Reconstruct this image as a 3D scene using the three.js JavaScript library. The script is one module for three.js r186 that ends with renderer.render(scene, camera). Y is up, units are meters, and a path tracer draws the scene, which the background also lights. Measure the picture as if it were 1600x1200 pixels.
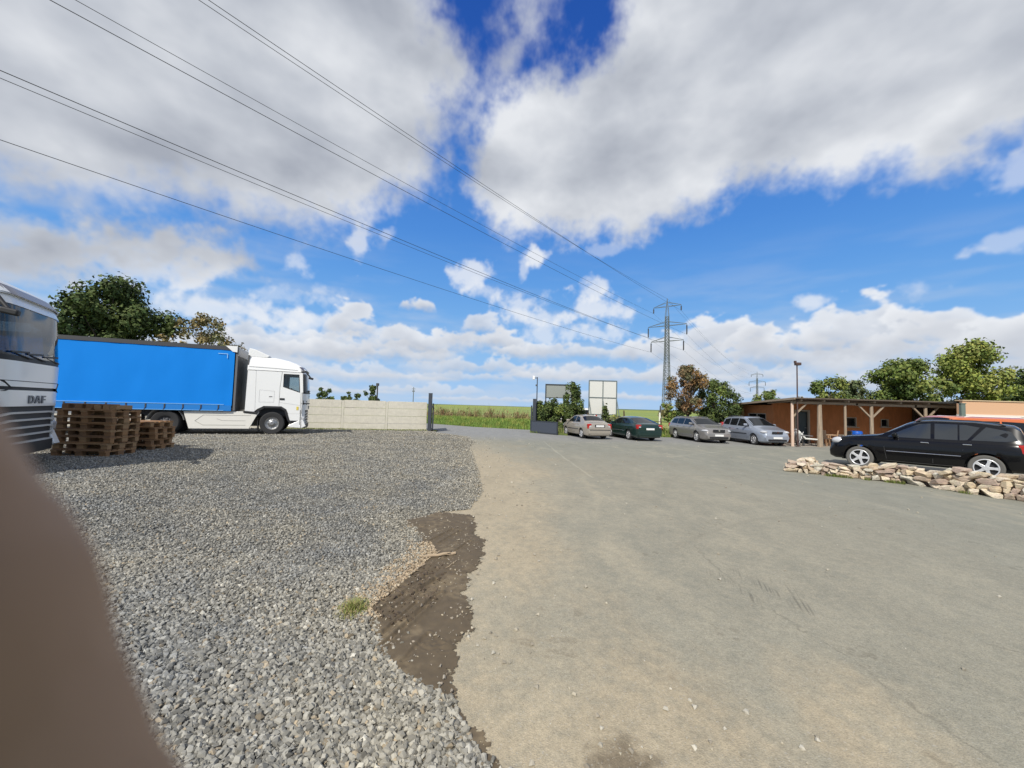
import * as THREE from 'three';
import { mergeGeometries, mergeVertices, toCreasedNormals } from 'three/addons/utils/BufferGeometryUtils.js';
import { RoundedBoxGeometry } from 'three/addons/geometries/RoundedBoxGeometry.js';
import { ConvexGeometry } from 'three/addons/geometries/ConvexGeometry.js';
import { MarchingCubes } from 'three/addons/objects/MarchingCubes.js';
import { TextGeometry } from 'three/addons/geometries/TextGeometry.js';
import { FontLoader } from 'three/addons/loaders/FontLoader.js';
import { createNoise3D } from 'simplex-noise';

// ---------------------------------------------------------------- camera, sky, sun, exposure
const scene = new THREE.Scene();
const EYE = 1.8;
const camera = new THREE.PerspectiveCamera(86.33, 4 / 3, 0.006, 9000);
camera.position.set(0, EYE, 0);
camera.rotation.order = 'YXZ';
camera.rotation.set(Math.atan(36 / 640), 0, 0.028);
camera.focus = 14;
camera.userData.fStop = 5.2;
const renderer = new THREE.WebGLRenderer({ antialias: true });
renderer.toneMapping = THREE.LinearToneMapping;
renderer.toneMappingExposure = 1.0;
renderer.shadowMap.enabled = true;

const D2R = Math.PI / 180;
const SUN_AZ = 70 * D2R, SUN_EL = 43 * D2R;
const sunDir = new THREE.Vector3(-Math.cos(SUN_EL) * Math.cos(SUN_AZ), Math.sin(SUN_EL), Math.cos(SUN_EL) * Math.sin(SUN_AZ));
const sun = new THREE.DirectionalLight(new THREE.Color(1.0, 0.955, 0.87), 4.4);
sun.position.copy(sunDir).multiplyScalar(120);
sun.castShadow = true;
sun.shadow.mapSize.set(4096, 4096);
Object.assign(sun.shadow.camera, { left: -60, right: 60, top: 60, bottom: -60, near: 1, far: 400 });
scene.add(sun); scene.add(sun.target);

function rng(seed) { let s = seed >>> 0; return () => { s = (s + 0x6d2b79f5) | 0; let t = Math.imul(s ^ (s >>> 15), 1 | s); t = (t + Math.imul(t ^ (t >>> 7), 61 | t)) ^ t; return ((t ^ (t >>> 14)) >>> 0) / 4294967296; }; }
const N3 = createNoise3D(rng(7)), N3b = createNoise3D(rng(91));
const fbm = (x, y, z, o = 5, g = 0.5, l = 2.03) => { let a = 1, s = 0, t = 0; for (let i = 0; i < o; i++) { s += a * N3(x, y, z); t += a; a *= g; x = x * l + 17.3; y = y * l - 9.1; z = z * l + 4.7; } return s / t; };
const billow = (x, y, z, o = 5) => { let a = 1, s = 0, t = 0; for (let i = 0; i < o; i++) { s += a * (1 - Math.abs(N3b(x, y, z)) * 2); t += a; a *= 0.52; x = x * 2.07 + 3.1; y = y * 2.07 + 8.2; z = z * 2.07 - 5.5; } return s / t; };
const clamp = (x, a = 0, b = 1) => Math.min(b, Math.max(a, x));
const sst = (a, b, x) => { const t = clamp((x - a) / (b - a)); return t * t * (3 - 2 * t); };
const mix = (a, b, t) => a + (b - a) * t;
const lin = (c) => { c /= 255; return c <= 0.04045 ? c / 12.92 : ((c + 0.055) / 1.055) ** 2.4; };
const L3 = (r, g, b) => [lin(r), lin(g), lin(b)];
const table = (pts) => (x) => { // piecewise linear
  if (x <= pts[0][0]) return pts[0][1];
  for (let i = 1; i < pts.length; i++) if (x <= pts[i][0]) { const [a, u] = pts[i - 1], [b, v] = pts[i]; return u + (v - u) * (x - a) / (b - a); }
  return pts[pts.length - 1][1];
};

{ // the sky: blue air, two great cloud sheets overhead, a belt of cumulus round the horizon
  const W = 3072, H = 1536, data = new Float32Array(W * H * 4);
  const stops = [[0, 172, 204, 238], [3, 160, 199, 240], [7, 142, 190, 238], [12, 118, 174, 233], [17, 98, 158, 227], [23, 80, 141, 218], [31, 66, 125, 206], [42, 40, 88, 174], [60, 32, 74, 155], [90, 28, 66, 145]].map(([e, r, g, b]) => [e, ...L3(r, g, b)]);
  const air = (e) => { e = clamp(e, 0, 89.9); let i = 1; while (stops[i][0] < e) i++; const t = (e - stops[i - 1][0]) / (stops[i][0] - stops[i - 1][0]); return [1, 2, 3].map((k) => mix(stops[i - 1][k], stops[i][k], t)); };
  // outlines of the large sheets, degrees of azimuth (0 = north of the yard, straight ahead) and elevation
  const sheets = [
    { s: 1, soft: 1.6, p: [[-95, 50], [-60, 72], [-15, 68], [-11.5, 52], [-10.9, 45.7], [-5.6, 43.2], [-4.6, 39.4], [-9.2, 36], [-9.6, 31.3], [-10.8, 27.7], [-15.1, 26.1], [-18.3, 23.8], [-19.5, 21.7], [-26, 19.9], [-31.7, 19.4], [-37.3, 19.8], [-41.2, 19.3], [-45.1, 17.9], [-48.6, 17.1], [-55, 16.5], [-66, 17], [-80, 24]] },
    { s: 2, soft: 1.0, p: [[-66, 9], [-57, 14.5], [-48.5, 16.6], [-44.2, 18.2], [-37.3, 18.6], [-32.9, 17.6], [-31.8, 16.3], [-32.7, 14.4], [-36.4, 13.1], [-41.3, 12.2], [-43.8, 12.2], [-47.3, 10.2], [-51.8, 8], [-60.1, 5.6]] },
    { s: 3, soft: 1.4, p: [[-7, 34.9], [-4.9, 38.2], [-1.3, 40.4], [4.3, 41.5], [8.5, 40.9], [12.1, 42.2], [14.4, 45.2], [16, 58], [40, 72], [80, 66], [95, 40], [76, 27], [62.8, 23.4], [55.3, 24.2], [52, 23.9], [47.3, 22.6], [42.6, 24.1], [38.3, 23.8], [35.4, 25.5], [32.2, 25.8], [28.8, 26.6], [26.6, 24.6], [21.3, 23.6], [16.4, 21.8], [12.9, 23.2], [5.8, 22.6], [-0.6, 23], [-5.2, 25.1], [-7.4, 29.4]] },
    { s: 4, soft: 2.4, p: [[-1.5, 62], [7.2, 62], [5.0, 50], [4.6, 44.2], [2.4, 41.2], [-2, 38], [-6, 33], [-10, 34], [-8.5, 39.6], [-4.2, 43.2], [-2, 47]] },
  ];
  const sdf = (p, x, y) => { let d = 1e9, inn = false; const k = Math.cos(y * D2R);
    for (let i = 0, j = p.length - 1; i < p.length; j = i++) { const ax = (p[j][0] - x) * k, ay = p[j][1] - y, bx = (p[i][0] - x) * k, by = p[i][1] - y, ex = bx - ax, ey = by - ay;
      const t = clamp(-(ax * ex + ay * ey) / (ex * ex + ey * ey + 1e-9)), qx = ax + t * ex, qy = ay + t * ey; d = Math.min(d, qx * qx + qy * qy);
      if ((p[i][1] > y) !== (p[j][1] > y) && x < (p[j][0] - p[i][0]) * (y - p[i][1]) / (p[j][1] - p[i][1]) + p[i][0]) inn = !inn; }
    return (inn ? 1 : -1) * Math.sqrt(d); };
  // cumulus: azimuth, base elevation, half width, height; far (low) ones first
  const R = rng(23), cum = [];
  for (let a = -180; a < 180;) { const w = 3 + R() ** 1.5 * 13; cum.push([a, 0.5 + R() * 1.6, w, 0.6 + R() * 1.3, 0.8]); a += w * (0.5 + R() * 0.7); }
  for (let a = -180; a < 180;) { const w = 3 + R() ** 1.5 * 14; cum.push([a, 2.3 + R() * 2.2, w, 0.8 + R() ** 2 * 2.2, 0.75]); a += w * (0.7 + R() * 1.1); }
  for (let a = -180; a < -62; a += 13) cum.push([a, 6 + R() * 2, 8 + R() * 6, 4 + R() * 3]);
  for (let a = 68; a < 180; a += 13) cum.push([a, 6 + R() * 2, 8 + R() * 6, 4 + R() * 3]);
  cum.push([-2, 4.6, 15, 3.0, 0.85], [-27, 6.8, 13, 3.6, 0.85], [-36, 4.4, 12, 3.2, 0.85], [26, 4.2, 12, 3.0, 0.85], [-24, 3.0, 14, 3.0, 0.8], [14, 4.0, 17, 2.6, 0.85], [-46, 3.2, 13, 3.4, 0.85], [42, 2.8, 15, 3.2, 0.85], [60, 3, 10, 4],
    [-30, 5.6, 12, 3.0], [-19, 6.0, 13, 3.8], [-8, 7.4, 14, 5.2], [6, 7.2, 11, 2.4, 0.8], [31, 5.6, 12, 4.2], [50, 5.0, 15, 5.4],
    [-21.8, 8.6, 3.6, 6.6], [-13.4, 12.7, 2.7, 2.4], [-4.2, 10.2, 3.6, 4.0, 0.8], [19, 6.8, 6, 4.2], [27.2, 7.4, 5.4, 6.6], [33, 7.4, 6.5, 4.2], [41.2, 7.0, 6.4, 7.2], [46, 6.6, 6, 5.2], [54, 6.4, 9, 5.0], [-50, 5.6, 9, 3.4], [-60, 6, 8, 5]);
  // thin torn scraps: azimuth, elevation, radii, strength
  const scraps = [[-21.3, 20.6, 1.5, 2.4, 0.6], [-28, 16.5, 1.6, 1.2, 0.5], [-6, 17.8, 3.4, 1.8, 0.75], [-4, 15.8, 2.5, 1.4, 0.5], [3, 20.8, 1.7, 1.6, 0.9], [1, 18.6, 0.9, 2.0, 0.5], [10.8, 16.2, 2.6, 1.8, 0.7], [1.5, 14.6, 5, 2.2, 0.65], [11, 13.6, 6, 2.2, 0.75], [4, 12.6, 6, 1.4, 0.6], [-24, 12.8, 3, 1.6, 0.4], [36.3, 12.9, 1.9, 0.8, 0.7], [48, 15.2, 1.4, 0.7, 0.6], [51, 15.6, 2.4, 0.9, 0.4], [45, 12.6, 2, 1, 0.4], [-36, 10.4, 11, 2.0, 0.7], [-27, 9.8, 8, 1.8, 0.6], [-44, 13.5, 9, 3, 0.5], [8, 10.4, 9, 1.6, 0.6], [-30, 12.4, 5, 1.2, 0.35], [52.5, 21.5, 3, 1.6, 0.45], [-18, 22.2, 2, 0.9, 0.4], [12, 21.2, 4, 0.8, 0.3]];
  const white = L3(238, 241, 246), grey = L3(196, 201, 210), dark = L3(167, 173, 185), lowc = L3(206, 214, 226);
  for (let row = H / 2 - 2; row < H; row++) {
    const el = ((row + 0.5) / H - 0.5) * 180, up = el * D2R, y = Math.sin(up), cu = Math.cos(up);
    for (let c = 0; c < W; c++) {
      const th = ((c + 0.5) / W - 0.5) * 2 * Math.PI, dx = Math.cos(th) * cu, dz = Math.sin(th) * cu, az = Math.atan2(dx, -dz) / D2R;
      let [r, g, b] = air(el);
      const put = (a, cr, cg, cb) => { r = mix(r, cr, a); g = mix(g, cg, a); b = mix(b, cb, a); };
      const w1 = fbm(dx * 5, y * 5, dz * 5, 4), ragged = fbm(dx * 14, y * 14, dz * 14, 6, 0.56);
      // far veil
      { const v = sst(-0.25, 0.7, fbm(dx * 3, y * 16, dz * 3, 5)) * sst(24, 3, el) * (0.5 + 0.3 * sst(-8, -34, az)); put(v, ...lowc); }
      // scraps
      if (el < 26 && Math.abs(az) < 66) for (const [a0, e0, ra, re, k] of scraps) { const q = ((az - a0) / ra) ** 2 + ((el - e0) / re) ** 2; if (q < 3) { const t = clamp(1.15 - Math.sqrt(q) + ragged * 1.1 + w1 * 0.4); put(sst(0, 0.9, t) * k, ...white); } }
      // cumulus belt
      if (el < 19) for (const [a0, e0, hw, ht, op = 0.97] of cum) {
        let da = az - a0; if (da > 180) da -= 360; if (da < -180) da += 360;
        const u = da / hw, v = (el - e0) / ht;
        if (Math.abs(u) > 1.25 || v < -0.7 || v > 1.4) continue;
        const k = 20 / Math.sqrt(ht) / 1.6, bl = billow(dx * k + a0, y * k * 1.3, dz * k, 5), fine = fbm(dx * 40, y * 60, dz * 40, 5, 0.6), lump = fbm(a0 * 3.1, az * 0.34 / Math.sqrt(ht), el * 0.25, 3, 0.5) * 0.55;
        const top = Math.max(0, 1 - u * u) ** 0.6 * (0.70 + lump) - v + bl * 0.14 + fine * 0.14;
        const bot = v + 0.16 + fine * 0.14 + w1 * 0.3;
        const a = sst(0.0, 0.20, top) * sst(-0.08, 0.42, bot) * sst(1.2, 0.65, Math.abs(u) + fine * 0.15) * op;
        if (a <= 0.002) continue;
        const depth = clamp(top * 1.15), lit = clamp(0.98 - depth * 0.62 + bl * 0.26 * (1 - depth * 0.5) - (1 - clamp(v)) * 0.22 + fine * 0.12 + w1 * 0.22);
        const far = sst(9, 1.5, el) * 0.5;
        put(a * (0.96 - far * 0.4), ...[0, 1, 2].map((i) => mix(mix(dark[i] * 1.12, white[i], lit), lowc[i], far)));
      }
      // the great sheets
      let thick = 0, edge = 0;
      if (el > 4 && Math.abs(az) < 100) for (const s of sheets) {
        const rough = s.s === 4 ? 4.4 : s.s === 3 ? 2.0 : 2.6;
        const d = sdf(s.p, az + w1 * 1.2, el + w1 * 0.6) + ragged * rough + fbm(dx * 60, y * 60, dz * 60, 3) * 0.3;
        const a = sst(-s.soft * 1.0, s.soft * (s.s === 3 ? 2.0 : 2.8), d) * (s.s === 4 ? 0.82 : 1);
        if (a > edge) { edge = a; thick = d; }
      }
      { // the sky beyond them, overhead and behind
        const out = Math.max(sst(60, 85, Math.abs(az)), sst(54, 68, el)) * sst(8, 16, el);
        if (out > 0) { const k = 2.1 / (y + 0.35), q = fbm(dx * k + 4.2, 1.7, dz * k - 2.2, 6, 0.55) * 2.4 + 0.62, a = sst(-0.1, 0.75, q) * out; if (a > edge) { thick = Math.max(thick * edge, q * 7); edge = a; } }
      }
      if (edge > 0.002) {
        const bl = billow(dx * 3.4, y * 5.5, dz * 3.4, 4), st = fbm(dx * 2.6 + 9, y * 5, dz * 2.6, 5, 0.46), fn = fbm(dx * 20, y * 28, dz * 20, 3);
        const q = clamp(0.34 + sst(0, 8, thick) * 0.22 - st * 0.66 - bl * 0.16 - fn * 0.05 - mix(-0.05, 0.05, sst(-14, 6, az)));
        const shade = q < 0.55 ? [0, 1, 2].map((i) => mix(white[i] * 0.93, grey[i], q / 0.55)) : [0, 1, 2].map((i) => mix(grey[i], dark[i], (q - 0.55) / 0.45));
        put(edge, ...shade);
      }
      const o = (row * W + c) * 4; data[o] = r; data[o + 1] = g; data[o + 2] = b; data[o + 3] = 1;
    }
  }
  const hz = L3(150, 165, 170);
  for (let i = 0; i < (H / 2 - 2) * W; i++) { data[i * 4] = hz[0] * 0.6; data[i * 4 + 1] = hz[1] * 0.6; data[i * 4 + 2] = hz[2] * 0.55; data[i * 4 + 3] = 1; }
  const t = new THREE.DataTexture(data, W, H, THREE.RGBAFormat, THREE.FloatType);
  t.mapping = THREE.EquirectangularReflectionMapping; t.magFilter = THREE.LinearFilter; t.needsUpdate = true;
  scene.background = t; scene.environment = t;
}

// ---------------------------------------------------------------- helpers
const V = (x, y, z) => new THREE.Vector3(x, y, z);
const used = new Map();
function numbered(n) { const k = used.get(n) ?? 0; used.set(n, k + 1); return k ? n + '_' + String(k).padStart(3, '0') : n; }
function tag(o, label, category, group, kind) { if (label) o.userData.label = label; if (category) o.userData.category = category; if (group) o.userData.group = group; if (kind) o.userData.kind = kind; return o; }
function thing(name, label, category, pos = [0, 0, 0], yaw = 0, group) { const o = new THREE.Group(); o.name = numbered(name); o.position.set(...pos); o.rotation.y = yaw; scene.add(o); return tag(o, label, category, group); }
function part(name, geo, mat, parent = scene) { const m = new THREE.Mesh(Array.isArray(geo) ? join(geo) : geo, mat); m.name = parent === scene ? numbered(name) : name; m.castShadow = m.receiveShadow = true; parent.add(m); return m; }
function strip(g) { let o = g.index ? g.toNonIndexed() : g; for (const k of Object.keys(o.attributes)) if (!['position', 'normal', 'uv', 'color'].includes(k)) o.deleteAttribute(k); if (!o.attributes.normal) o.computeVertexNormals(); if (!o.attributes.uv) o.setAttribute('uv', new THREE.BufferAttribute(new Float32Array(o.attributes.position.count * 2), 2)); o.clearGroups(); return o; }
function join(list) { const l = list.map(strip); if (!l.every((g) => g.attributes.color)) l.forEach((g) => g.deleteAttribute('color')); return l.length === 1 ? l[0] : mergeGeometries(l); }
const box = (w, h, d, x = 0, y = 0, z = 0, rx = 0, ry = 0, rz = 0) => place(new THREE.BoxGeometry(w, h, d), x, y, z, rx, ry, rz);
const rbox = (w, h, d, r, x = 0, y = 0, z = 0, rx = 0, ry = 0, rz = 0) => place(new RoundedBoxGeometry(w, h, d, 2, r), x, y, z, rx, ry, rz);
function place(g, x = 0, y = 0, z = 0, rx = 0, ry = 0, rz = 0) { if (rx || ry || rz) g.applyMatrix4(new THREE.Matrix4().makeRotationFromEuler(new THREE.Euler(rx, ry, rz))); g.translate(x, y, z); return g; }
const cyl = (r0, r1, h, x = 0, y = 0, z = 0, n = 16, rx = 0, ry = 0, rz = 0) => place(new THREE.CylinderGeometry(r0, r1, h, n), x, y, z, rx, ry, rz);
function rod(a, b, r, r2 = r, n = 8) { const A = V(...a), B = V(...b), d = B.clone().sub(A), g = new THREE.CylinderGeometry(r2, r, d.length(), n); g.applyQuaternion(new THREE.Quaternion().setFromUnitVectors(V(0, 1, 0), d.clone().normalize())); const m = A.add(B).multiplyScalar(0.5); g.translate(m.x, m.y, m.z); return g; }
function bar(a, b, w, h) { const A = V(...a), B = V(...b), d = B.clone().sub(A), g = new THREE.BoxGeometry(w, h, d.length()); const m = new THREE.Matrix4().lookAt(V(0, 0, 0), d, Math.abs(d.y) > 0.95 * d.length() ? V(1, 0, 0) : V(0, 1, 0)); g.applyMatrix4(m); const c = A.add(B).multiplyScalar(0.5); g.translate(c.x, c.y, c.z); return g; }
const tube = (pts, r, seg = 24, n = 6) => new THREE.TubeGeometry(new THREE.CatmullRomCurve3(pts.map((p) => V(...p))), seg, r, n);
const shape = (pts) => new THREE.Shape(pts.map((p) => new THREE.Vector2(p[0], p[1])));
const extr = (pts, depth, bevel = 0, holes = []) => { const s = shape(pts); for (const h of holes) s.holes.push(new THREE.Path(h.map((p) => new THREE.Vector2(p[0], p[1])))); return new THREE.ExtrudeGeometry(s, { depth, bevelEnabled: bevel > 0, bevelSize: bevel, bevelThickness: bevel, bevelSegments: 2, steps: 1 }); };
function gridGeo(nu, nv, f) { // f(u, v) -> [x, y, z]
  const p = [], uv = [], ix = []; for (let j = 0; j <= nv; j++) for (let i = 0; i <= nu; i++) { p.push(...f(i / nu, j / nv)); uv.push(i / nu, j / nv); }
  for (let j = 0; j < nv; j++) for (let i = 0; i < nu; i++) { const a = j * (nu + 1) + i, b = a + 1, c = a + nu + 1, d = c + 1; ix.push(a, b, d, a, d, c); }
  const g = new THREE.BufferGeometry(); g.setAttribute('position', new THREE.Float32BufferAttribute(p, 3)); g.setAttribute('uv', new THREE.Float32BufferAttribute(uv, 2)); g.setIndex(ix); g.computeVertexNormals(); return g;
}
const rgb = (r, g, b) => new THREE.Color().setRGB(r, g, b);
const S = (r, g, b, rough = 0.8, metal = 0, extra = {}) => new THREE.MeshStandardMaterial({ color: rgb(r, g, b), roughness: rough, metalness: metal, side: THREE.DoubleSide, ...extra });
const P = (r, g, b, rough = 0.4, extra = {}) => new THREE.MeshPhysicalMaterial({ color: rgb(r, g, b), roughness: rough, side: THREE.DoubleSide, ...extra });
function tex(w, h, f, srgb = true, rx = 1, ry = 1) { // f(x, y, u, v) -> [r, g, b] linear 0..1
  const d = new Uint8Array(w * h * 4), enc = (v) => { v = clamp(v); return Math.round(255 * (srgb ? (v <= 0.0031308 ? 12.92 * v : 1.055 * v ** (1 / 2.4) - 0.055) : v)); };
  for (let y = 0; y < h; y++) for (let x = 0; x < w; x++) { const c = f(x, y, (x + 0.5) / w, (y + 0.5) / h), o = (y * w + x) * 4; if (typeof c === 'number') { d[o] = d[o + 1] = d[o + 2] = enc(c); } else { d[o] = enc(c[0]); d[o + 1] = enc(c[1]); d[o + 2] = enc(c[2]); } d[o + 3] = 255; }
  const t = new THREE.DataTexture(d, w, h); t.wrapS = t.wrapT = THREE.RepeatWrapping; t.magFilter = THREE.LinearFilter; if (srgb) t.colorSpace = THREE.SRGBColorSpace; t.repeat.set(rx, ry); t.needsUpdate = true; return t;
}
// tiling noise on a torus-like domain
const tile = (u, v, f, o = 4, s = 0) => { const a = u * 2 * Math.PI, b = v * 2 * Math.PI; let amp = 1, sum = 0, tot = 0; for (let i = 0; i < o; i++) { const k = f * 2 ** i / 6.2832; sum += amp * (N3(Math.cos(a) * k + s, Math.sin(a) * k, Math.cos(b) * k + 3.7 * s) + N3(Math.sin(b) * k - s, Math.cos(a) * k + 5, Math.sin(a + b) * k * 0.0 + Math.sin(a) * k)) * 0.6; tot += amp; amp *= 0.55; } return sum / tot; };

// ---------------------------------------------------------------- ground
const gravelEdge = table([[0, -0.05], [1.95, -0.11], [2.15, -0.13], [2.38, -0.28], [2.6, -0.36], [2.74, -0.6], [2.92, -0.83], [3.14, -0.97], [3.55, -1.15], [3.65, -1.27], [4.03, -1.17], [4.57, -1.06], [5.07, -0.95], [5.79, -1.23], [6.39, -1.61], [7.02, -1.13], [7.2, -0.75], [8.64, -0.6], [11.06, -0.87], [14.42, -1.31], [17.65, -1.76], [20.92, -1.9], [23.79, -2.6], [25.35, -3.85], [26.5, -5]]);
const wallZ = (x) => -27.7 - (x + 6.06) * 0.357;
const TRUCK = { x: -10.29, z: -20.87, yaw: 23 * D2R, y: 0.2 }, NEAR = { x: -8.79, z: -7.61, yaw: 30 * D2R, y: 0.4 };
function pad(x, z, t, x0, x1, w) { const c = Math.cos(t.yaw), s = Math.sin(t.yaw), dx = x - t.x, dz = z - t.z, a = dx * c - dz * s, b = dx * s + dz * c; const q = Math.max(x0 - a, a - x1, Math.abs(b) - w, 0); return sst(1.6, 0, q); }
function gravelY(x, z) {
  const k = z > -9 ? 1 : z > -18 ? mix(1, 0.36, (-9 - z) / 9) : mix(0.36, 0.1, clamp((-18 - z) / 8));
  let g = 0.055 * clamp(-x - 1.5, 0, 9.5) * k;
  g = mix(g, TRUCK.y, pad(x, z, TRUCK, -18, 1.2, 1.6)); g = mix(g, NEAR.y, pad(x, z, NEAR, -7, 1.2, 2.9));
  const e = clamp((gravelEdge(-z) - x) / 0.5);
  const flat = 1 - Math.max(pad(x, z, TRUCK, -18, 1.2, 1.4), pad(x, z, NEAR, -7, 1.2, 2.7));
  return 0.012 + g + e * flat * (0.028 + fbm(x * 0.55, 3, z * 0.55, 3) * 0.03 + fbm(x * 2.2, 9, z * 2.2, 2) * 0.008);
}
{ // open country out to the horizon
  const xs = [], zs = []; for (let i = -46; i <= 46; i++) xs.push(Math.sign(i) * (Math.abs(i) * 2.4 + Math.abs(i / 46) ** 5 * 3400));
  zs.push(2600, 900, 350, 150, 90); for (let j = 0; j <= 70; j++) zs.push(60 - j * 3.2 - (j / 70) ** 6 * 4200);
  const p = [], col = [], ix = [], uv = [];
  for (const z of zs) for (const x of xs) {
    const d = Math.hypot(x, z), rise = sst(120, 1100, d) * 4.4 * (1 + 0.25 * fbm(x / 700, 1, z / 700, 2)) - sst(1500, 4000, d) * 3;
    p.push(x, -0.05 + rise + (d > 45 ? 0.06 * fbm(x / 9, 0, z / 9, 2) : 0), z); uv.push(x, -z);
    const n = fbm(x / 30, 2, z / 30, 4), m = fbm(x / 130, 5, z / 60, 3);
    let c = [0.28 + n * 0.05, 0.30 + n * 0.04, 0.08];                                  // rough meadow
    if (d > 62) c = [0.25 + m * 0.05, 0.315 + m * 0.04, 0.065];                       // young crop
    if (d > 300) c = [0.27, 0.32, 0.055]; if (d > 600) c = [0.10, 0.15, 0.05]; if (d > 1000) c = [0.17, 0.21, 0.08];
    col.push(...c);
  }
  const w = xs.length; for (let j = 0; j < zs.length - 1; j++) for (let i = 0; i < w - 1; i++) { const a = j * w + i; ix.push(a, a + 1, a + w + 1, a, a + w + 1, a + w); }
  const g = new THREE.BufferGeometry(); g.setAttribute('position', new THREE.Float32BufferAttribute(p, 3)); g.setAttribute('color', new THREE.Float32BufferAttribute(col, 3)); g.setAttribute('uv', new THREE.Float32BufferAttribute(uv, 2)); g.setIndex(ix); g.computeVertexNormals();
  const t = tex(512, 512, (x, y, u, v) => 0.86 + 0.28 * tile(u, v, 40, 3) + 0.12 * (N3(x * 0.9, y * 0.9, 2)), true, 0.25, 0.25);
  tag(part('field', g, S(1, 1, 1, 1, 0, { vertexColors: true, map: t })), 'green crop field running out to the horizon', 'field', null, 'structure');
}
// asphalt: one colour function of the place, sampled finely near the camera and coarsely beyond
const CR = [[[2.53, -5.66], [2.43, -4.44], [2.5, -3.54], [2.58, -3.15], [2.56, -2.78], [2.6, -2.49], [2.65, -1.6]], [[1.65, -4.96], [2.27, -5.56], [2.9, -6.17], [4.21, -7.09], [5.1, -7.43], [6.6, -8.0]], [[3.9, -3.4], [4.4, -3.0], [4.6, -2.2]], [[4.2, -11.5], [9, -12.6], [14, -16]]];
const PALE = [[[1.8, -22.1], [1.95, -16], [2.19, -10.96]], [[6.5, -16.5], [14, -22.6]]];
const segd = (ls, x, z) => { let d = 1e9; for (let i = 1; i < ls.length; i++) { const [ax, az] = ls[i - 1], [bx, bz] = ls[i], ex = bx - ax, ez = bz - az, t = clamp(((x - ax) * ex + (z - az) * ez) / (ex * ex + ez * ez)); d = Math.min(d, Math.hypot(x - ax - t * ex, z - az - t * ez)); } return d; };
function asphalt(x, z, fine) {
  const n1 = fbm(x * 0.45, 1, z * 0.22, 4), n2 = fbm(x * 1.7 + 30, 2, z * 0.8, 4), n3 = fbm(x * 6, 3, z * 6, 3), e = x - gravelEdge(-z);
  // dust dragged out of the gravel: heaviest in the wheel tracks beside it
  let dust = sst(3.0, 0.0, e + n1 * 1.6 + n2 * 0.5) * sst(-26, -14, z) * 0.95 + sst(0.12, 0.75, n1 + n2 * 0.4) * 0.22 + sst(7.5, 2.0, Math.hypot((x - 1.8) * 1.0, (z + 8) * 0.6) + n2 * 2.4 + n1) * 0.36;
  dust += sst(1.1, 0.2, Math.hypot((x - 2.15) * 1.8, (z + 2.55) * 1.2) + n2 * 0.5) * 0.6;
  dust = clamp(dust * (0.82 + 0.35 * n3) + n2 * 0.12);
  const wear = 1 + n2 * 0.10 + n3 * 0.07 + n1 * 0.07;
  let c = [mix(0.236, 0.385, dust) * wear, mix(0.232, 0.325, dust) * wear, mix(0.186, 0.224, dust) * wear];
  if (z < -20) { const k = sst(-20, -27, z); c = c.map((v, i) => mix(v, [0.24, 0.24, 0.232][i] * (1 + n2 * 0.12), k)); }
  const wob = n3 * 0.05 + n2 * 0.07;
  if (z > -13) for (let i = 0; i < 4; i++) { const d = Math.abs(segd(CR[i], x + wob, z + wob * 0.6)); const k = sst(i === 1 ? 0.09 : 0.022, 0.003, d) * (i === 1 ? 0.10 : 0.22) * sst(-0.5, 0.15, n2 + n3 * 0.6); c = c.map((v) => v * (1 - k)); }
  for (const l of PALE) { const d = segd(l, x + wob * 0.5, z); const k = sst(0.05, 0.015, d) * 0.22; c = c.map((v) => v * (1 + k)); }
  // rubber scuffs, oil drops
  if (x > 2 && x < 3.4 && z < -3.4 && z > -4.9) { const s = sst(0.05, 0.6, N3(x * 3, 4, z * 1.2)) * sst(0.3, 0.8, Math.abs(N3((x + z * 0.42) * 22, 7, z * 0.7))) * sst(0.6, 0.25, Math.hypot(x - 2.55, (z + 4.1) * 0.6)); c = c.map((v) => v * (1 - 0.35 * s)); }
  { const s = sst(0.62, 0.80, N3(x * 1.3 + 50, 8, z * 1.3)) * sst(0.1, 0.5, n3); c = c.map((v) => v * (1 - 0.24 * s)); }
  { const s = sst(0.26, 0.06, Math.hypot(x - 0.62, z + 2.18) + n3 * 0.1); c = c.map((v, i) => mix(v, [0.12, 0.09, 0.055][i], s * 0.75)); }
  if (fine) { const a = N3(x * 70, 0, z * 70), b = N3b(x * 150, 1, z * 150), s = sst(0.72, 0.86, N3b(x * 38, 5, z * 38)), k = sst(0.70, 0.84, N3(x * 44, 15, z * 44)); const q = (1 + a * 0.12 + b * 0.18 + 0.09 * N3b(x * 24, 2, z * 24)) * (1 - k * 0.32 * (1 - dust * 0.5)); c = c.map((v, i) => mix(v * q, [0.42, 0.40, 0.35][i], s * 0.5)); } else { const a = N3(x * 18, 0, z * 18), b = N3b(x * 37, 1, z * 37); c = c.map((v) => v * (1 + a * 0.05 + b * 0.07)); }
  return c;
}
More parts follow.
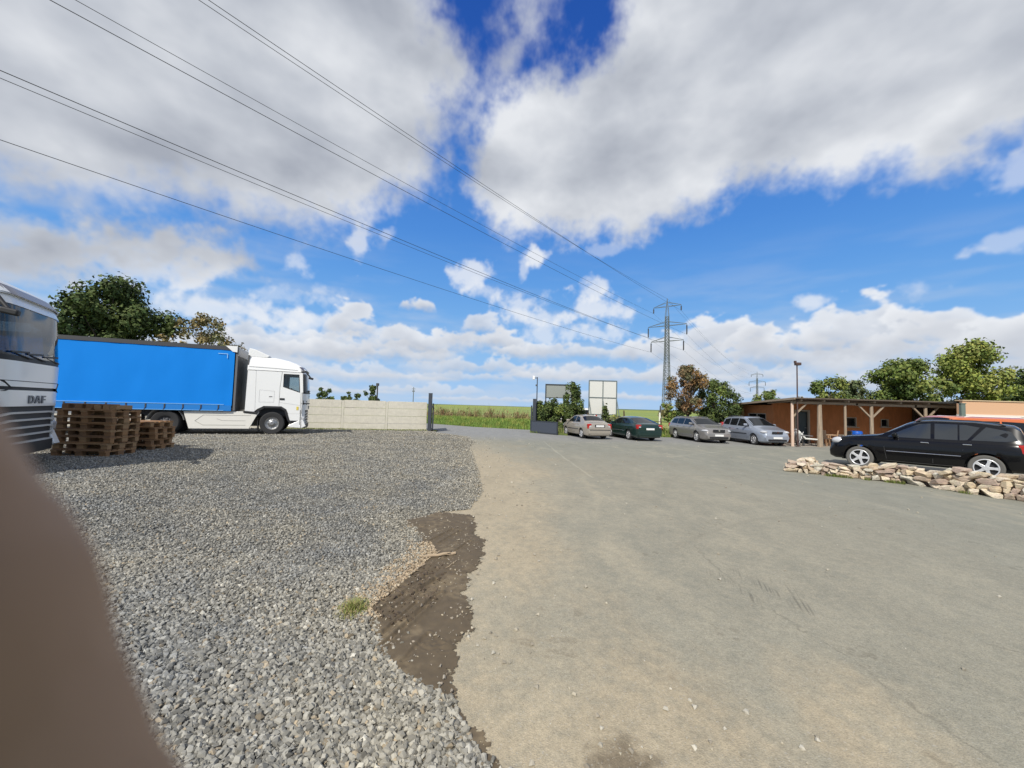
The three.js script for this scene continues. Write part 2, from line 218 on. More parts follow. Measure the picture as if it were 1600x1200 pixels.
{
  const bump = tex(1024, 1024, (x, y, u, v) => clamp(0.5 + 0.35 * N3(x * 0.16, y * 0.16, 3) * (x > 8 && y > 8 ? 1 : 0.4) + 0.3 * N3b(x * 0.42, y * 0.42, 6)), false, 0.5, 0.5);
  const near = tex(2048, 1536, (i, j, u, v) => asphalt(-1.8 + u * 10.24, -1.2 - v * 7.68, true)), mid = tex(2048, 2048, (i, j, u, v) => asphalt(-8 + u * 40, -v * 40, false));
  near.wrapS = near.wrapT = THREE.ClampToEdgeWrapping;
  const flat = (g, fu) => { g.rotateX(-Math.PI / 2); const p = g.attributes.position, a = new Float32Array(p.count * 2), b = new Float32Array(p.count * 2); for (let i = 0; i < p.count; i++) { [a[2 * i], a[2 * i + 1]] = fu(p.getX(i), p.getZ(i)); b[2 * i] = p.getX(i); b[2 * i + 1] = -p.getZ(i); } g.setAttribute('uv', new THREE.BufferAttribute(a, 2)); g.setAttribute('uv1', new THREE.BufferAttribute(b, 2)); return g; };
  bump.channel = 1;
  const s = shape([[-4.5, -3], [34, -3], [34, 30], [16, 30], [13, 28.6], [4, 29], [3.3, 28.2], [1.6, 30], [1.9, 33.1], [-3.2, 35.5], [-7.5, 39.3], [-20, 46], [-34, 55], [-36, 50], [-22, 42], [-9, 34.5], [-6.2, 29], [-5.4, 26.2], [-5.2, 10]]);
  s.holes.push(new THREE.Path([[-1.8, 1.2], [8.44, 1.2], [8.44, 8.88], [-1.8, 8.88]].map((q) => new THREE.Vector2(...q))));
  tag(part('asphalt_yard', flat(new THREE.ShapeGeometry(s), (x, z) => [(x + 8) / 40, -z / 40]), S(1, 1, 1, 0.93, 0, { map: mid, bumpMap: bump, bumpScale: 0.003 })), 'dusty grey asphalt of the yard and the lane beyond the gate', 'asphalt', null, 'structure');
  tag(part('asphalt_apron', flat(new THREE.ShapeGeometry(shape([[-1.8, 1.2], [8.44, 1.2], [8.44, 8.88], [-1.8, 8.88]])), (x, z) => [(x + 1.8) / 10.24, (-z - 1.2) / 7.68]), S(1, 1, 1, 0.93, 0, { map: near, bumpMap: bump, bumpScale: 0.003 })), 'worn asphalt with tan dust and cracks in the foreground', 'asphalt', null, 'structure');
}
const gravelColor = (x, z, r) => { const n = fbm(x * 0.5, 6, z * 0.5, 3), m = fbm(x * 1.9, 2, z * 1.9, 3), e = gravelEdge(-z) - x; let dusty = clamp(0.42 + n * 0.55 + m * 0.32 + sst(-7, -16, z) * 0.30 + sst(1.2, 0.1, e) * 0.4 * (z < -4 || e < 0.5 ? 1 : 0.4)); const v = 0.52 + r * 0.92; return [mix(0.218, 0.305, dusty) * v, mix(0.218, 0.284, dusty) * v, mix(0.205, 0.232, dusty) * v]; };
{ // gravel bed
  const xs = [], zs = []; for (let i = 0; i < 150; i++) xs.push(-i * 0.12 - (i / 150) ** 3 * 24 ); for (let j = 0; j < 210; j++) zs.push(1.5 - j * 0.145);
  const p = [], c = [], ix = [], ok = [], uv = [];
  for (const z of zs) for (const x0 of xs) { const e = gravelEdge(-z) + fbm(x0, 1, z * 3, 3) * 0.06; const x = e + x0; p.push(x, gravelY(x, z), z); uv.push(x, -z); c.push(...gravelColor(x, z, 0.42).map((v) => v * 0.92)); ok.push(z > wallZ(x) - 0.3 || x > -5.2); }
  const w = xs.length; for (let j = 0; j < zs.length - 1; j++) for (let i = 0; i < w - 1; i++) { const a = j * w + i; if (ok[a] && ok[a + w]) ix.push(a, a + w, a + w + 1, a, a + w + 1, a + 1); }
  const g = new THREE.BufferGeometry(); g.setAttribute('position', new THREE.Float32BufferAttribute(p, 3)); g.setAttribute('color', new THREE.Float32BufferAttribute(c, 3)); g.setAttribute('uv', new THREE.Float32BufferAttribute(uv, 2)); g.setIndex(ix); g.computeVertexNormals();
  const cell = (x, y) => { const d = N3(x * 0.11, y * 0.11, 1), q = N3b(x * 0.23, y * 0.23, 4); return clamp(0.5 + 0.5 * d + 0.28 * q); };
  const t = tex(1024, 1024, (x, y) => 0.62 + 0.5 * cell(x, y), true, 0.5, 0.5), b = tex(1024, 1024, (x, y) => cell(x, y), false, 0.5, 0.5);
  tag(part('gravel_bed', g, S(1, 1, 1, 0.97, 0, { vertexColors: true, map: t, bumpMap: b, bumpScale: 0.02 })), 'grey gravel bed of the lorry park', 'gravel', null, 'structure');
}
const mudPoly = [[-0.13, -1.9], [-0.16, -2.22], [-0.3, -2.38], [-0.42, -2.6], [-0.66, -2.74], [-0.9, -2.92], [-1.04, -3.14], [-1.22, -3.55], [-1.36, -3.65], [-1.27, -4.03], [-1.16, -4.57], [-1.05, -5.07], [-1.33, -5.79], [-1.71, -6.39], [-1.2, -7.02], [-0.55, -6.84], [-0.46, -5.86], [-0.3, -5.6], [-0.3, -4.81], [-0.39, -4.53], [-0.42, -4.0], [-0.28, -3.76], [-0.28, -3.4], [-0.35, -3.17], [-0.36, -2.88], [-0.32, -2.63], [-0.17, -2.43], [-0.03, -2.16], [-0.0, -1.9]];
const inPoly = (p, x, y) => { let s = false; for (let i = 0, j = p.length - 1; i < p.length; j = i++) if ((p[i][1] > y) !== (p[j][1] > y) && x < (p[j][0] - p[i][0]) * (y - p[i][1]) / (p[j][1] - p[i][1]) + p[i][0]) s = !s; return s; };
{ // loose stones lying on the bed: uncountable
  const R = rng(5), root = tag(new THREE.Group(), 'loose grey crushed stone covering the lorry park', 'gravel', null, 'stuff'); root.name = 'gravel'; scene.add(root);
  const kinds = 4, lists = Array.from({ length: kinds }, () => []);
  const add = (n, z0, z1, s0, s1, wide) => { for (let i = 0; i < n; i++) { const z = mix(z0, z1, R()), e = gravelEdge(-z), xl = Math.max(z * wide - 0.4, -20), x = e + 0.07 - Math.pow(R(), 0.97) * (e - xl) + (z > -7.2 && R() < 0.03 ? R() * R() * 0.5 : 0); if (z < wallZ(x) + 0.35 || (x > e + 0.08 && !inPoly(mudPoly, x, z))) continue; if (z < -9.5 && pad(x, z, TRUCK, -18, 0, 1) > 0.99) continue;
    const near = sst(-4.6, -2.4, z + (x + 1) * 0.25), s = mix(s0, s1, R() ** 2.2) * (1 + near * 0.25); lists[(R() * kinds) | 0].push([x, gravelY(x, z) + s * (0.12 + R() * 0.3) * (x > e ? 0.2 : 1), z, s, R()]); } };
  add(13000, -0.7, -2.0, 0.014, 0.042, 2.4); add(70000, -1.9, -4.4, 0.010, 0.036, 1.36); add(84000, -4.2, -9, 0.013, 0.034, 1.3); add(72000, -9, -16, 0.022, 0.042, 1.24); add(46000, -16, -27.3, 0.028, 0.055, 1.0);
  const q = new THREE.Quaternion(), e = new THREE.Euler(), m = new THREE.Matrix4(), c = new THREE.Color();
  lists.forEach((l, k) => {
    const pts = []; const r = rng(40 + k); for (let i = 0; i < 11; i++) { const v = V(r() - 0.5, r() - 0.5, r() - 0.5).normalize(); pts.push(v.multiply(V(0.62, 0.42, 0.5)).multiplyScalar(0.8 + r() * 0.4)); }
    const g = strip(new ConvexGeometry(pts)); g.computeVertexNormals();
    const im = new THREE.InstancedMesh(g, S(1, 1, 1, 0.95), l.length); im.name = 'crushed_stone'; im.userData.kind = 'stuff'; im.castShadow = im.receiveShadow = true;
    l.forEach(([x, y, z, s, t], i) => { e.set((R() - 0.5) * 2.0, R() * 6.3, (R() - 0.5) * 2.0); m.compose(V(x, y, z), q.setFromEuler(e), V(s * (0.8 + R() * 0.5), s * (0.75 + R() * 0.5), s * (0.8 + R() * 0.4))); im.setMatrixAt(i, m); const w = R(), cc = gravelColor(x, z, t); const tint = w > 0.96 ? 1.5 : w < 0.06 ? 0.6 : 1; im.setColorAt(i, c.setRGB(cc[0] * tint * (w > 0.88 && w < 0.93 ? 1.15 : 1), cc[1] * tint, cc[2] * tint * (w > 0.88 && w < 0.93 ? 0.82 : 1))); });
    root.add(im);
  });
}
const RUTS = [[-0.98, -3.18, -0.8, -3.8, 0.022], [-0.9, -3.12, -0.7, -3.72, 0.026], [-0.8, -3.5, -0.62, -4.0, 0.018], [-1.08, -3.66, -0.84, -4.36, 0.02], [-0.98, -3.7, -0.72, -4.3, 0.02], [-0.7, -2.95, -0.6, -3.3, 0.014], [-0.72, -4.9, -0.5, -5.5, 0.016], [-1.0, -5.5, -0.8, -6.0, 0.016], [-0.88, -5.4, -0.68, -5.95, 0.014]];
const mudY = (x, z) => { const t = x * 0.86 + z * 0.5, l = -x * 0.5 + z * 0.86; // ruts run from the lower left to the upper right
  let y = 0.02 + fbm(x * 1.6, 1, z * 1.6, 3) * 0.007 + fbm(x * 7, 4, z * 7, 3) * 0.0035; const rut = sst(0.35, 0.85, N3(x * 1.6 + 3, 2, z * 1.6)) ;
  const w = Math.hypot((x + 0.86) / 0.34, (z + 4.05) / 0.8); const along = (x + 0.86) * 0.93 + (z + 4.05) * 0.36;
  y += sst(1.1, 0.5, w) * (Math.abs(N3(along * 9, 3, z * 0.9)) - 0.35) * 0.030 + rut * N3(x * 20, 1, z * 20) * 0.006;
  for (const [ax, az, bx, bz, dp] of RUTS) { const ex = bx - ax, ez = bz - az, q = clamp(((x - ax) * ex + (z - az) * ez) / (ex * ex + ez * ez)), dd = Math.hypot(x - ax - q * ex, z - az - q * ez) + N3(x * 14, 3, z * 14) * 0.006; y += dp * (sst(0.055, 0.03, dd) * 0.5 - sst(0.03, 0.006, dd) * 1.2); }
  return Math.max(0.005, y); };
const edgeD = (x, z) => { let d = 1; for (let i = 0, j = mudPoly.length - 1; i < mudPoly.length; j = i++) { const [ax, az] = mudPoly[j], [bx, bz] = mudPoly[i], ex = bx - ax, ez = bz - az, t = clamp(((x - ax) * ex + (z - az) * ez) / (ex * ex + ez * ez + 1e-9)); d = Math.min(d, Math.hypot(x - ax - t * ex, z - az - t * ez)); } return d; };
{ // wet mud between gravel and asphalt
  const s = 0.009, x0 = -1.85, z0 = -1.9, nx = 208, nz = 590, p = [], c = [], ix = [], id = new Map();
  const vert = (i, j) => { const k = i * 1000 + j; if (!id.has(k)) { const x = x0 + i * s, z = z0 - j * s; id.set(k, p.length / 3); p.push(x, 0.005 + (mudY(x, z) - 0.005) * sst(0.0, 0.10, edgeD(x, z)), z); const n = fbm(x * 1.3 + 7, 2, z * 1.3, 4), m = fbm(x * 9, 3, z * 9, 3), dry = sst(0.1, 0.7, n + m * 0.3); const v = 1 + m * 0.16; c.push(mix(0.108, 0.178, dry) * v, mix(0.080, 0.135, dry) * v, mix(0.047, 0.080, dry) * v); } return id.get(k); };
  for (let i = 0; i < nx; i++) for (let j = 0; j < nz; j++) { const x = x0 + (i + 0.5) * s, z = z0 - (j + 0.5) * s; const a = fbm(x * 5, 7, z * 5, 6, 0.68) * 0.09, b = fbm(x * 5 + 20, 9, z * 5, 6, 0.68) * 0.09; if (inPoly(mudPoly, x + a, z + b)) ix.push(vert(i, j), vert(i + 1, j + 1), vert(i + 1, j), vert(i, j), vert(i, j + 1), vert(i + 1, j + 1)); }
  for (let k = 0; k < ix.length; k += 3) { const t = ix[k + 1]; ix[k + 1] = ix[k + 2]; ix[k + 2] = t; }
  const g = new THREE.BufferGeometry(); g.setAttribute('position', new THREE.Float32BufferAttribute(p, 3)); g.setAttribute('color', new THREE.Float32BufferAttribute(c, 3)); g.setIndex(ix); g.computeVertexNormals();
  if (g.attributes.normal.getY(10) < 0) { const a = g.index.array; for (let k = 0; k < a.length; k += 3) { const t = a[k + 1]; a[k + 1] = a[k + 2]; a[k + 2] = t; } g.computeVertexNormals(); }
  tag(part('mud_patch', g, S(1, 1, 1, 0.8, 0, { vertexColors: true })), 'wet brown mud patch between the gravel and the asphalt', 'mud', null, 'structure');
}
function scatter(name, label, category, list, colors, seed, flatY = 0.5, rough = 0.95) { // small stones: uncountable litter
  const R = rng(seed), pts = []; for (let i = 0; i < 12; i++) pts.push(V(R() - 0.5, R() - 0.5, R() - 0.5).normalize().multiply(V(0.6, flatY, 0.5)).multiplyScalar(0.8 + R() * 0.4));
  const g = strip(new ConvexGeometry(pts)); g.computeVertexNormals(); const im = new THREE.InstancedMesh(g, S(1, 1, 1, rough), list.length); im.name = numbered(name); im.castShadow = im.receiveShadow = true;
  const m = new THREE.Matrix4(), q = new THREE.Quaternion(), e = new THREE.Euler(), c = new THREE.Color();
  list.forEach(([x, y, z, s], i) => { e.set(R() * 0.5, R() * 6.3, R() * 0.5); m.compose(V(x, y, z), q.setFromEuler(e), V(s, s * (0.7 + R() * 0.5), s)); im.setMatrixAt(i, m); const k = colors[(R() * colors.length) | 0], v = 0.8 + R() * 0.4; im.setColorAt(i, c.setRGB(k[0] * v, k[1] * v, k[2] * v)); });
  scene.add(im); return tag(im, label, category, null, 'stuff');
}
{
  const R = rng(77), a = [], b = [], d = [];
  for (let i = 0; i < 1500; i++) { const z = -2 - R() * 5, x = gravelEdge(-z) + R() ** 0.8 * 1.1; if (!inPoly(mudPoly, x - 0.03, z)) continue; const dens = fbm(x * 2.4 + 1, 5, z * 2.4, 3) + sst(0.75, 0.25, Math.abs(x + 0.62)) * 0.4; if (dens < 0.22 + R() * 0.35) continue; const s = 0.007 + R() ** 2.5 * 0.024; a.push([x, mudY(x, z) + s * 0.12, z, s]); }
  scatter('mud_pebbles', 'pale pebbles pressed into the wet mud', 'pebbles', a, [[0.42, 0.36, 0.26], [0.33, 0.29, 0.23], [0.27, 0.23, 0.18]], 3);
  for (let i = 0; i < 4200; i++) { const z = -2 - R() ** 1.5 * 22, e = gravelEdge(-z), x = e + (R() < 0.6 ? R() ** 2.5 * 1.4 + (z > -7 && z < -2.2 ? 0.75 : 0) : R() ** 1.2 * 12); const s = 0.0035 + R() ** 10 * 0.028 * (1 + -z * 0.05); b.push([x, s * 0.25, z, s]); }
  scatter('grit', 'scattered grit and small pebbles on the asphalt', 'pebbles', b, [[0.38, 0.34, 0.26], [0.26, 0.23, 0.18], [0.44, 0.41, 0.34], [0.32, 0.29, 0.23]], 4);
  for (let i = 0; i < 520; i++) { const t = R(), x = -0.86 + (R() - 0.5) * 0.75, z = -4.0 + (R() - 0.5) * 1.5; const w = Math.hypot((x + 0.9) / 0.3, (z + 4.1) / 0.7); if (w > 1 || !inPoly(mudPoly, x, z)) continue; const s = 0.01 + R() ** 2 * 0.035; d.push([x, mudY(x, z) + s * 0.05, z, s]); }
  scatter('mud_clods', 'dark clods of mud squeezed up between the ruts', 'mud', d, [[0.1, 0.072, 0.045], [0.085, 0.06, 0.038]], 6, 0.35, 0.7);
}
{
  const R = rng(63), l = []; for (let i = 0; i < 2600; i++) { const z = -3.5 - R() * 1.9, e = gravelEdge(-z), x = e + 0.10 - R() ** 1.4 * 0.34; const s = 0.008 + R() ** 2 * 0.022; l.push([x, Math.max(gravelY(x, z), 0.02) + s * 0.35, z, s]); }
  scatter('dry_crumbs', 'dry tan soil crumbs along the lip between gravel and mud', 'soil', l, [[0.40, 0.31, 0.20], [0.33, 0.25, 0.16], [0.46, 0.38, 0.27]], 14, 0.4);
}
{ // twigs caught on the lip of the gravel
  const bark = S(0.38, 0.29, 0.19, 0.9), R = rng(31), labels = ['thick broken branch lying at the upper rim of the mud', 'long forked dry twig lying across the mud rim', 'thin bent twig beside the forked one on the mud rim', 'short curled twig on the mud below the thick branch', 'short straight twig on the gravel lip above the mud', 'small crooked twig near the grass tuft'];
  [[-0.98, -4.85, -0.62, -5.0, 0.018], [-1.13, -4.12, -0.92, -4.66, 0.012], [-1.1, -4.3, -1.0, -4.68, 0.009], [-0.66, -4.6, -0.58, -4.82, 0.005], [-1.22, -4.4, -1.05, -4.72, 0.006], [-1.3, -4.02, -1.16, -4.2, 0.006]].forEach(([x0, z0, x1, z1, r], i) => {
    const t = thing('twig', labels[i], 'twig', [0, 0, 0], 0, 'twigs on the mud rim'); const y = (x, z) => Math.max(mudY(x, z), x < gravelEdge(-z) + 0.02 ? gravelY(x, z) + 0.006 : 0) + r; const pts = []; for (let k = 0; k <= 6; k++) { const u = k / 6, x = mix(x0, x1, u) + (R() - 0.5) * 0.025, z = mix(z0, z1, u) + (R() - 0.5) * 0.025; pts.push([x, y(x, z), z]); }
    part('stem', [tube(pts, r, 20, 6)], bark, t);
    if (i < 3) for (let k = 0; k < 2; k++) { const p = pts[2 + k * 2]; part('side_shoot', [rod(p, [p[0] + (R() - 0.3) * 0.14, p[1] + 0.02, p[2] + (R() - 0.7) * 0.16], r * 0.6, r * 0.3, 6)], bark, t); }
  });
}
// blades of grass: tapering, bent triangles
function bladeGeo(list) { // [x, y, z, h, w, dir, bend, r, g, b]
  const n = list.length, p = new Float32Array(n * 9 * 3), c = new Float32Array(n * 9 * 3); let o = 0;
  for (const [x, y, z, h, w, a, bend, r, g, b] of list) { const ca = Math.cos(a), sa = Math.sin(a), bx = Math.cos(a + 1.4) * bend * h, bz = Math.sin(a + 1.4) * bend * h; const A = [x - ca * w, y, z - sa * w], B = [x + ca * w, y, z + sa * w], C = [x - ca * w * 0.7 + bx * 0.35, y + h * 0.58, z - sa * w * 0.7 + bz * 0.35], D = [x + ca * w * 0.7 + bx * 0.35, y + h * 0.58, z + sa * w * 0.7 + bz * 0.35], E = [x + bx, y + h, z + bz];
    for (const q of [A, B, D, A, D, C, C, D, E]) { p[o] = q[0]; p[o + 1] = q[1]; p[o + 2] = q[2]; c[o] = r; c[o + 1] = g; c[o + 2] = b; o += 3; } }
  const geo = new THREE.BufferGeometry(); geo.setAttribute('position', new THREE.BufferAttribute(p, 3)); geo.setAttribute('color', new THREE.BufferAttribute(c, 3)); geo.computeVertexNormals(); return geo;
}
const LEAF = S(1, 1, 1, 0.75, 0, { vertexColors: true });
const blade = (R, x, y, z, h, w, c, bend = 0.5) => { const v = 0.75 + R() * 0.5; return [x, y, z, h * (0.6 + R() * 0.6), w, R() * 6.3, bend * R(), c[0] * v * (0.9 + R() * 0.25), c[1] * v, c[2] * v]; };
{
  const R = rng(12), l = []; for (let i = 0; i < 620; i++) { const a = R() * 6.3, q = R() ** 0.8, x = -1.31 + Math.cos(a) * q * 0.14, z = -3.62 + Math.sin(a) * q * 0.2; l.push(blade(R, x, 0.03, z, 0.065 * (1.3 - q), 0.0026, R() < 0.35 ? [0.34, 0.29, 0.12] : [0.21, 0.25, 0.06], 1.6)); }
  tag(part('grass_tuft', bladeGeo(l), LEAF), 'small green grass tuft at the edge of the mud', 'grass');
}
{ // bank beyond the lane, verge behind the parked cars, weeds
  const far = table([[-60, -62], [-34, -53], [-20, -45.5], [-7.54, -39.3], [-3.21, -35.4], [1.9, -33], [12, -31], [40, -31]]);
  const prof = (t) => 0.55 * sst(0, 2.6, t) - 0.3 * sst(5, 11, t);
  const g = gridGeo(90, 22, (u, v) => { const x = -60 + u * 100, t = v * 12, z = far(x) - t; return [x, -0.04 + (x < 3 ? prof(t) : prof(t) * 0.25) + fbm(x * 0.6, 1, z * 0.6, 3) * 0.08 * v, z]; });
  const col = new Float32Array(g.attributes.position.count * 3); for (let i = 0; i < col.length / 3; i++) { const x = g.attributes.position.getX(i), z = g.attributes.position.getZ(i), n = fbm(x * 0.5, 4, z * 0.5, 3); col.set([0.11 + n * 0.04, 0.15 + n * 0.03, 0.035], i * 3); } g.setAttribute('color', new THREE.BufferAttribute(col, 3));
  tag(part('grass_bank', g, S(1, 1, 1, 1, 0, { vertexColors: true })), 'low green bank on the far side of the lane', 'bank', null, 'structure');
  const R = rng(51), l = [], by = (x, z) => { const t = far(x) - z; return t > 0 ? -0.05 + (x < 3 ? prof(t) : prof(t) * 0.25) : -0.05; };
  for (let i = 0; i < 17000; i++) { const x = mix(-14, 3, R()), z = far(x) - 0.05 - R() ** 1.3 * 5.5; const k = fbm(x * 0.7, 2, z * 0.7, 3); l.push(blade(R, x, by(x, z), z, 0.28 + k * 0.1, 0.016, k > 0.15 ? [0.24, 0.29, 0.06] : [0.15, 0.24, 0.04])); }
  for (let i = 0; i < 9000; i++) { const x = mix(-16, 14, R()), z = far(x) - 5 - R() * 9; l.push(blade(R, x, by(x, z), z, 0.55, 0.016, R() < 0.6 ? [0.36, 0.31, 0.13] : [0.22, 0.25, 0.07])); }
  tag(part('bank_grass', bladeGeo(l), LEAF), 'short bright green grass on the bank beyond the lane', 'grass', null, 'stuff');
  const v = []; for (let i = 0; i < 15000; i++) { const x = mix(3.2, 16.5, R()), z = -28.6 - R() ** 1.4 * 4.5 + (x > 12.5 ? 0.3 : 0); v.push(blade(R, x, -0.02, z, 0.5, 0.014, R() < 0.22 ? [0.36, 0.33, 0.15] : [0.13, 0.2, 0.035])); }
  for (let i = 0; i < 900; i++) { const x = mix(1.4, 3.8, R()), z = mix(-29.9, -27.8, (x - 1.4) / 2.4) + 0.12 + R() * 0.3; v.push(blade(R, x, 0, z, 0.16, 0.01, [0.16, 0.21, 0.05])); }
  tag(part('verge_grass', bladeGeo(v), LEAF), 'uncut grass along the fence behind the parked cars', 'grass', null, 'stuff');
  const w = []; for (let i = 0; i < 3600; i++) { const x = mix(-13.5, -5.0, R()), z = wallZ(x) + 0.16 + R() ** 2 * 0.45; w.push(blade(R, x, gravelY(x, z) - 0.02, z, 0.11, 0.009, [0.19, 0.22, 0.055])); }
  tag(part('wall_foot_grass', bladeGeo(w), LEAF), 'thin yellow green grass along the foot of the concrete wall', 'grass', null, 'stuff');
  const d = []; for (let i = 0; i < 900; i++) { const x = mix(-13, 3.6, R()), z = far(x) - 3.6 - R() * 6.5, k = fbm(x * 0.5, 1, z * 0.35, 3); if (x < -7.5 - R() * 3 || k < -0.15 + R() * 0.2) continue; const h = (0.35 + R() ** 2 * 0.95) * (1 + 1.0 * k), w = R(), br = w < 0.5 ? [0.17, 0.10, 0.045] : w < 0.8 ? [0.30, 0.25, 0.12] : [0.15, 0.18, 0.05];
    for (let s = 0; s < 20; s++) { const q = R(), a = R() * 6.3; d.push(blade(R, x + Math.cos(a) * 0.2 * q, by(x, z) + (s < 8 ? 0 : R() * h * 0.7), z + Math.sin(a) * 0.2 * q, s < 8 ? h : 0.24, s < 8 ? 0.01 : 0.026, br, 0.9)); } }
  tag(part('dry_weeds', bladeGeo(d), LEAF), 'rust brown dry dock weeds on top of the bank', 'weeds', null, 'stuff');
}

// ---------------------------------------------------------------- lorries
const font = await new FontLoader().loadAsync('fonts/droid/droid_sans_bold.typeface.json');
const M = {
  white: P(0.80, 0.80, 0.79, 0.35, { clearcoat: 0.6, clearcoatRoughness: 0.12 }), cream: S(0.72, 0.70, 0.64, 0.6), black: S(0.018, 0.018, 0.02, 0.55), rubber: S(0.028, 0.028, 0.029, 0.9), dusty: S(0.07, 0.068, 0.062, 0.95),
  steel: S(0.42, 0.42, 0.42, 0.42, 0.85), darksteel: S(0.06, 0.06, 0.065, 0.6, 0.3), pane: P(0.75, 0.80, 0.80, 0.02, { transmission: 1, thickness: 0, ior: 1.5 }), tint: P(0.010, 0.012, 0.014, 0.04, { specularIntensity: 0.55 }), screen: P(0.24, 0.29, 0.33, 0.02, { transmission: 1, thickness: 0, ior: 1.5 }), lamp: P(0.5, 0.51, 0.53, 0.08, { clearcoat: 1 }), seat: S(0.06, 0.06, 0.065, 0.9), liner: S(0.09, 0.09, 0.09, 0.9), gap: S(0.05, 0.05, 0.05, 0.9), plate: S(0.74, 0.74, 0.72, 0.5), red: P(0.42, 0.012, 0.012, 0.15, { clearcoat: 1 }), yellow: S(0.7, 0.55, 0.08, 0.6), chrome: S(0.75, 0.75, 0.76, 0.15, 1),
};
function wheel(parent, x, y, z, R, w, side, rimMat, rimR = 0.56, spokes = 0, tyreMat = M.rubber) { // thing > wheel > rim, tyre
  const k = w / 2, prof = [[rimR * R, -k * 0.8], [R * 0.90, -k], [R * 0.975, -k * 0.86], [R, -k * 0.6], [R, k * 0.6], [R * 0.975, k * 0.86], [R * 0.90, k], [rimR * R, k * 0.8]].map(([a, b]) => new THREE.Vector2(a, b));
  const t = new THREE.LatheGeometry(prof, 36); t.rotateX(Math.PI / 2); const o = part('wheel', t, tyreMat, parent); o.position.set(x, y, z);
  const r = rimR * R, parts = [];
  if (spokes) { for (let i = 0; i < spokes; i++) { const a = (i / spokes) * 6.2832 + 0.31; const s = extr([[-0.16 * r, 0.1 * r], [0.16 * r, 0.1 * r], [0.10 * r, 0.6 * r], [0.17 * r, 0.97 * r], [-0.17 * r, 0.97 * r], [-0.10 * r, 0.6 * r]], 0.02, 0.006); s.rotateZ(a); s.translate(0, 0, side * k * 0.72 - 0.01); parts.push(s); } parts.push(cyl(0.24 * r, 0.24 * r, 0.05, 0, 0, side * k * 0.72, 20, Math.PI / 2)); const ring = new THREE.TorusGeometry(r * 0.96, r * 0.065, 8, 36); ring.translate(0, 0, side * k * 0.82); parts.push(ring); } else { const lp = [[0.02, 0.02], [0.2 * r, 0.03], [0.42 * r, 0.015], [0.46 * r, -0.05], [0.82 * r, -0.07], [0.9 * r, -0.01], [1.02 * r, 0.012]].map(([a, b]) => new THREE.Vector2(a, b)); const g = new THREE.LatheGeometry(lp, 32); g.rotateX(side > 0 ? Math.PI / 2 : -Math.PI / 2); g.translate(0, 0, side * k * 0.72); parts.push(g); }
  part('rim', parts, rimMat, o);
  part('drum', [cyl(r * 0.9, r * 0.9, 0.04, 0, 0, side * k * 0.1, 24, Math.PI / 2)], M.black, o);
  if (!spokes) { const nuts = []; for (let i = 0; i < 10; i++) { const a = i * 0.628; nuts.push(cyl(0.018, 0.02, 0.05, Math.cos(a) * r * 0.62, Math.sin(a) * r * 0.62, side * (k * 0.72 - 0.03), 6, Math.PI / 2)); } part('wheel_nuts', nuts, M.steel, o).userData.kind = 'stuff'; }
  return o;
}
function sheet(nu, nv, f, t = [0.02, 0, 0]) { // a curved sheet with thickness
  const a = gridGeo(nu, nv, f), b = gridGeo(nu, nv, (u, v) => { const p = f(u, v); return [p[0] - t[0], p[1] - t[1], p[2] - t[2]]; }); b.index.array.reverse(); b.computeVertexNormals();
  const rim = []; const edge = (g) => rim.push(g); edge(gridGeo(nu, 1, (u, v) => { const p = f(u, 0); return v ? p : [p[0] - t[0], p[1] - t[1], p[2] - t[2]]; })); edge(gridGeo(nu, 1, (u, v) => { const p = f(u, 1); return v ? [p[0] - t[0], p[1] - t[1], p[2] - t[2]] : p; }));
  edge(gridGeo(1, nv, (u, v) => { const p = f(0, v); return u ? p : [p[0] - t[0], p[1] - t[1], p[2] - t[2]]; })); edge(gridGeo(1, nv, (u, v) => { const p = f(1, v); return u ? [p[0] - t[0], p[1] - t[1], p[2] - t[2]] : p; })); return join([a, b, ...rim]);
}
const gapLine = (pts, r = 0.006) => { const l = []; for (let i = 1; i < pts.length; i++) l.push(rod(pts[i - 1], pts[i], r, r, 5)); return l; };
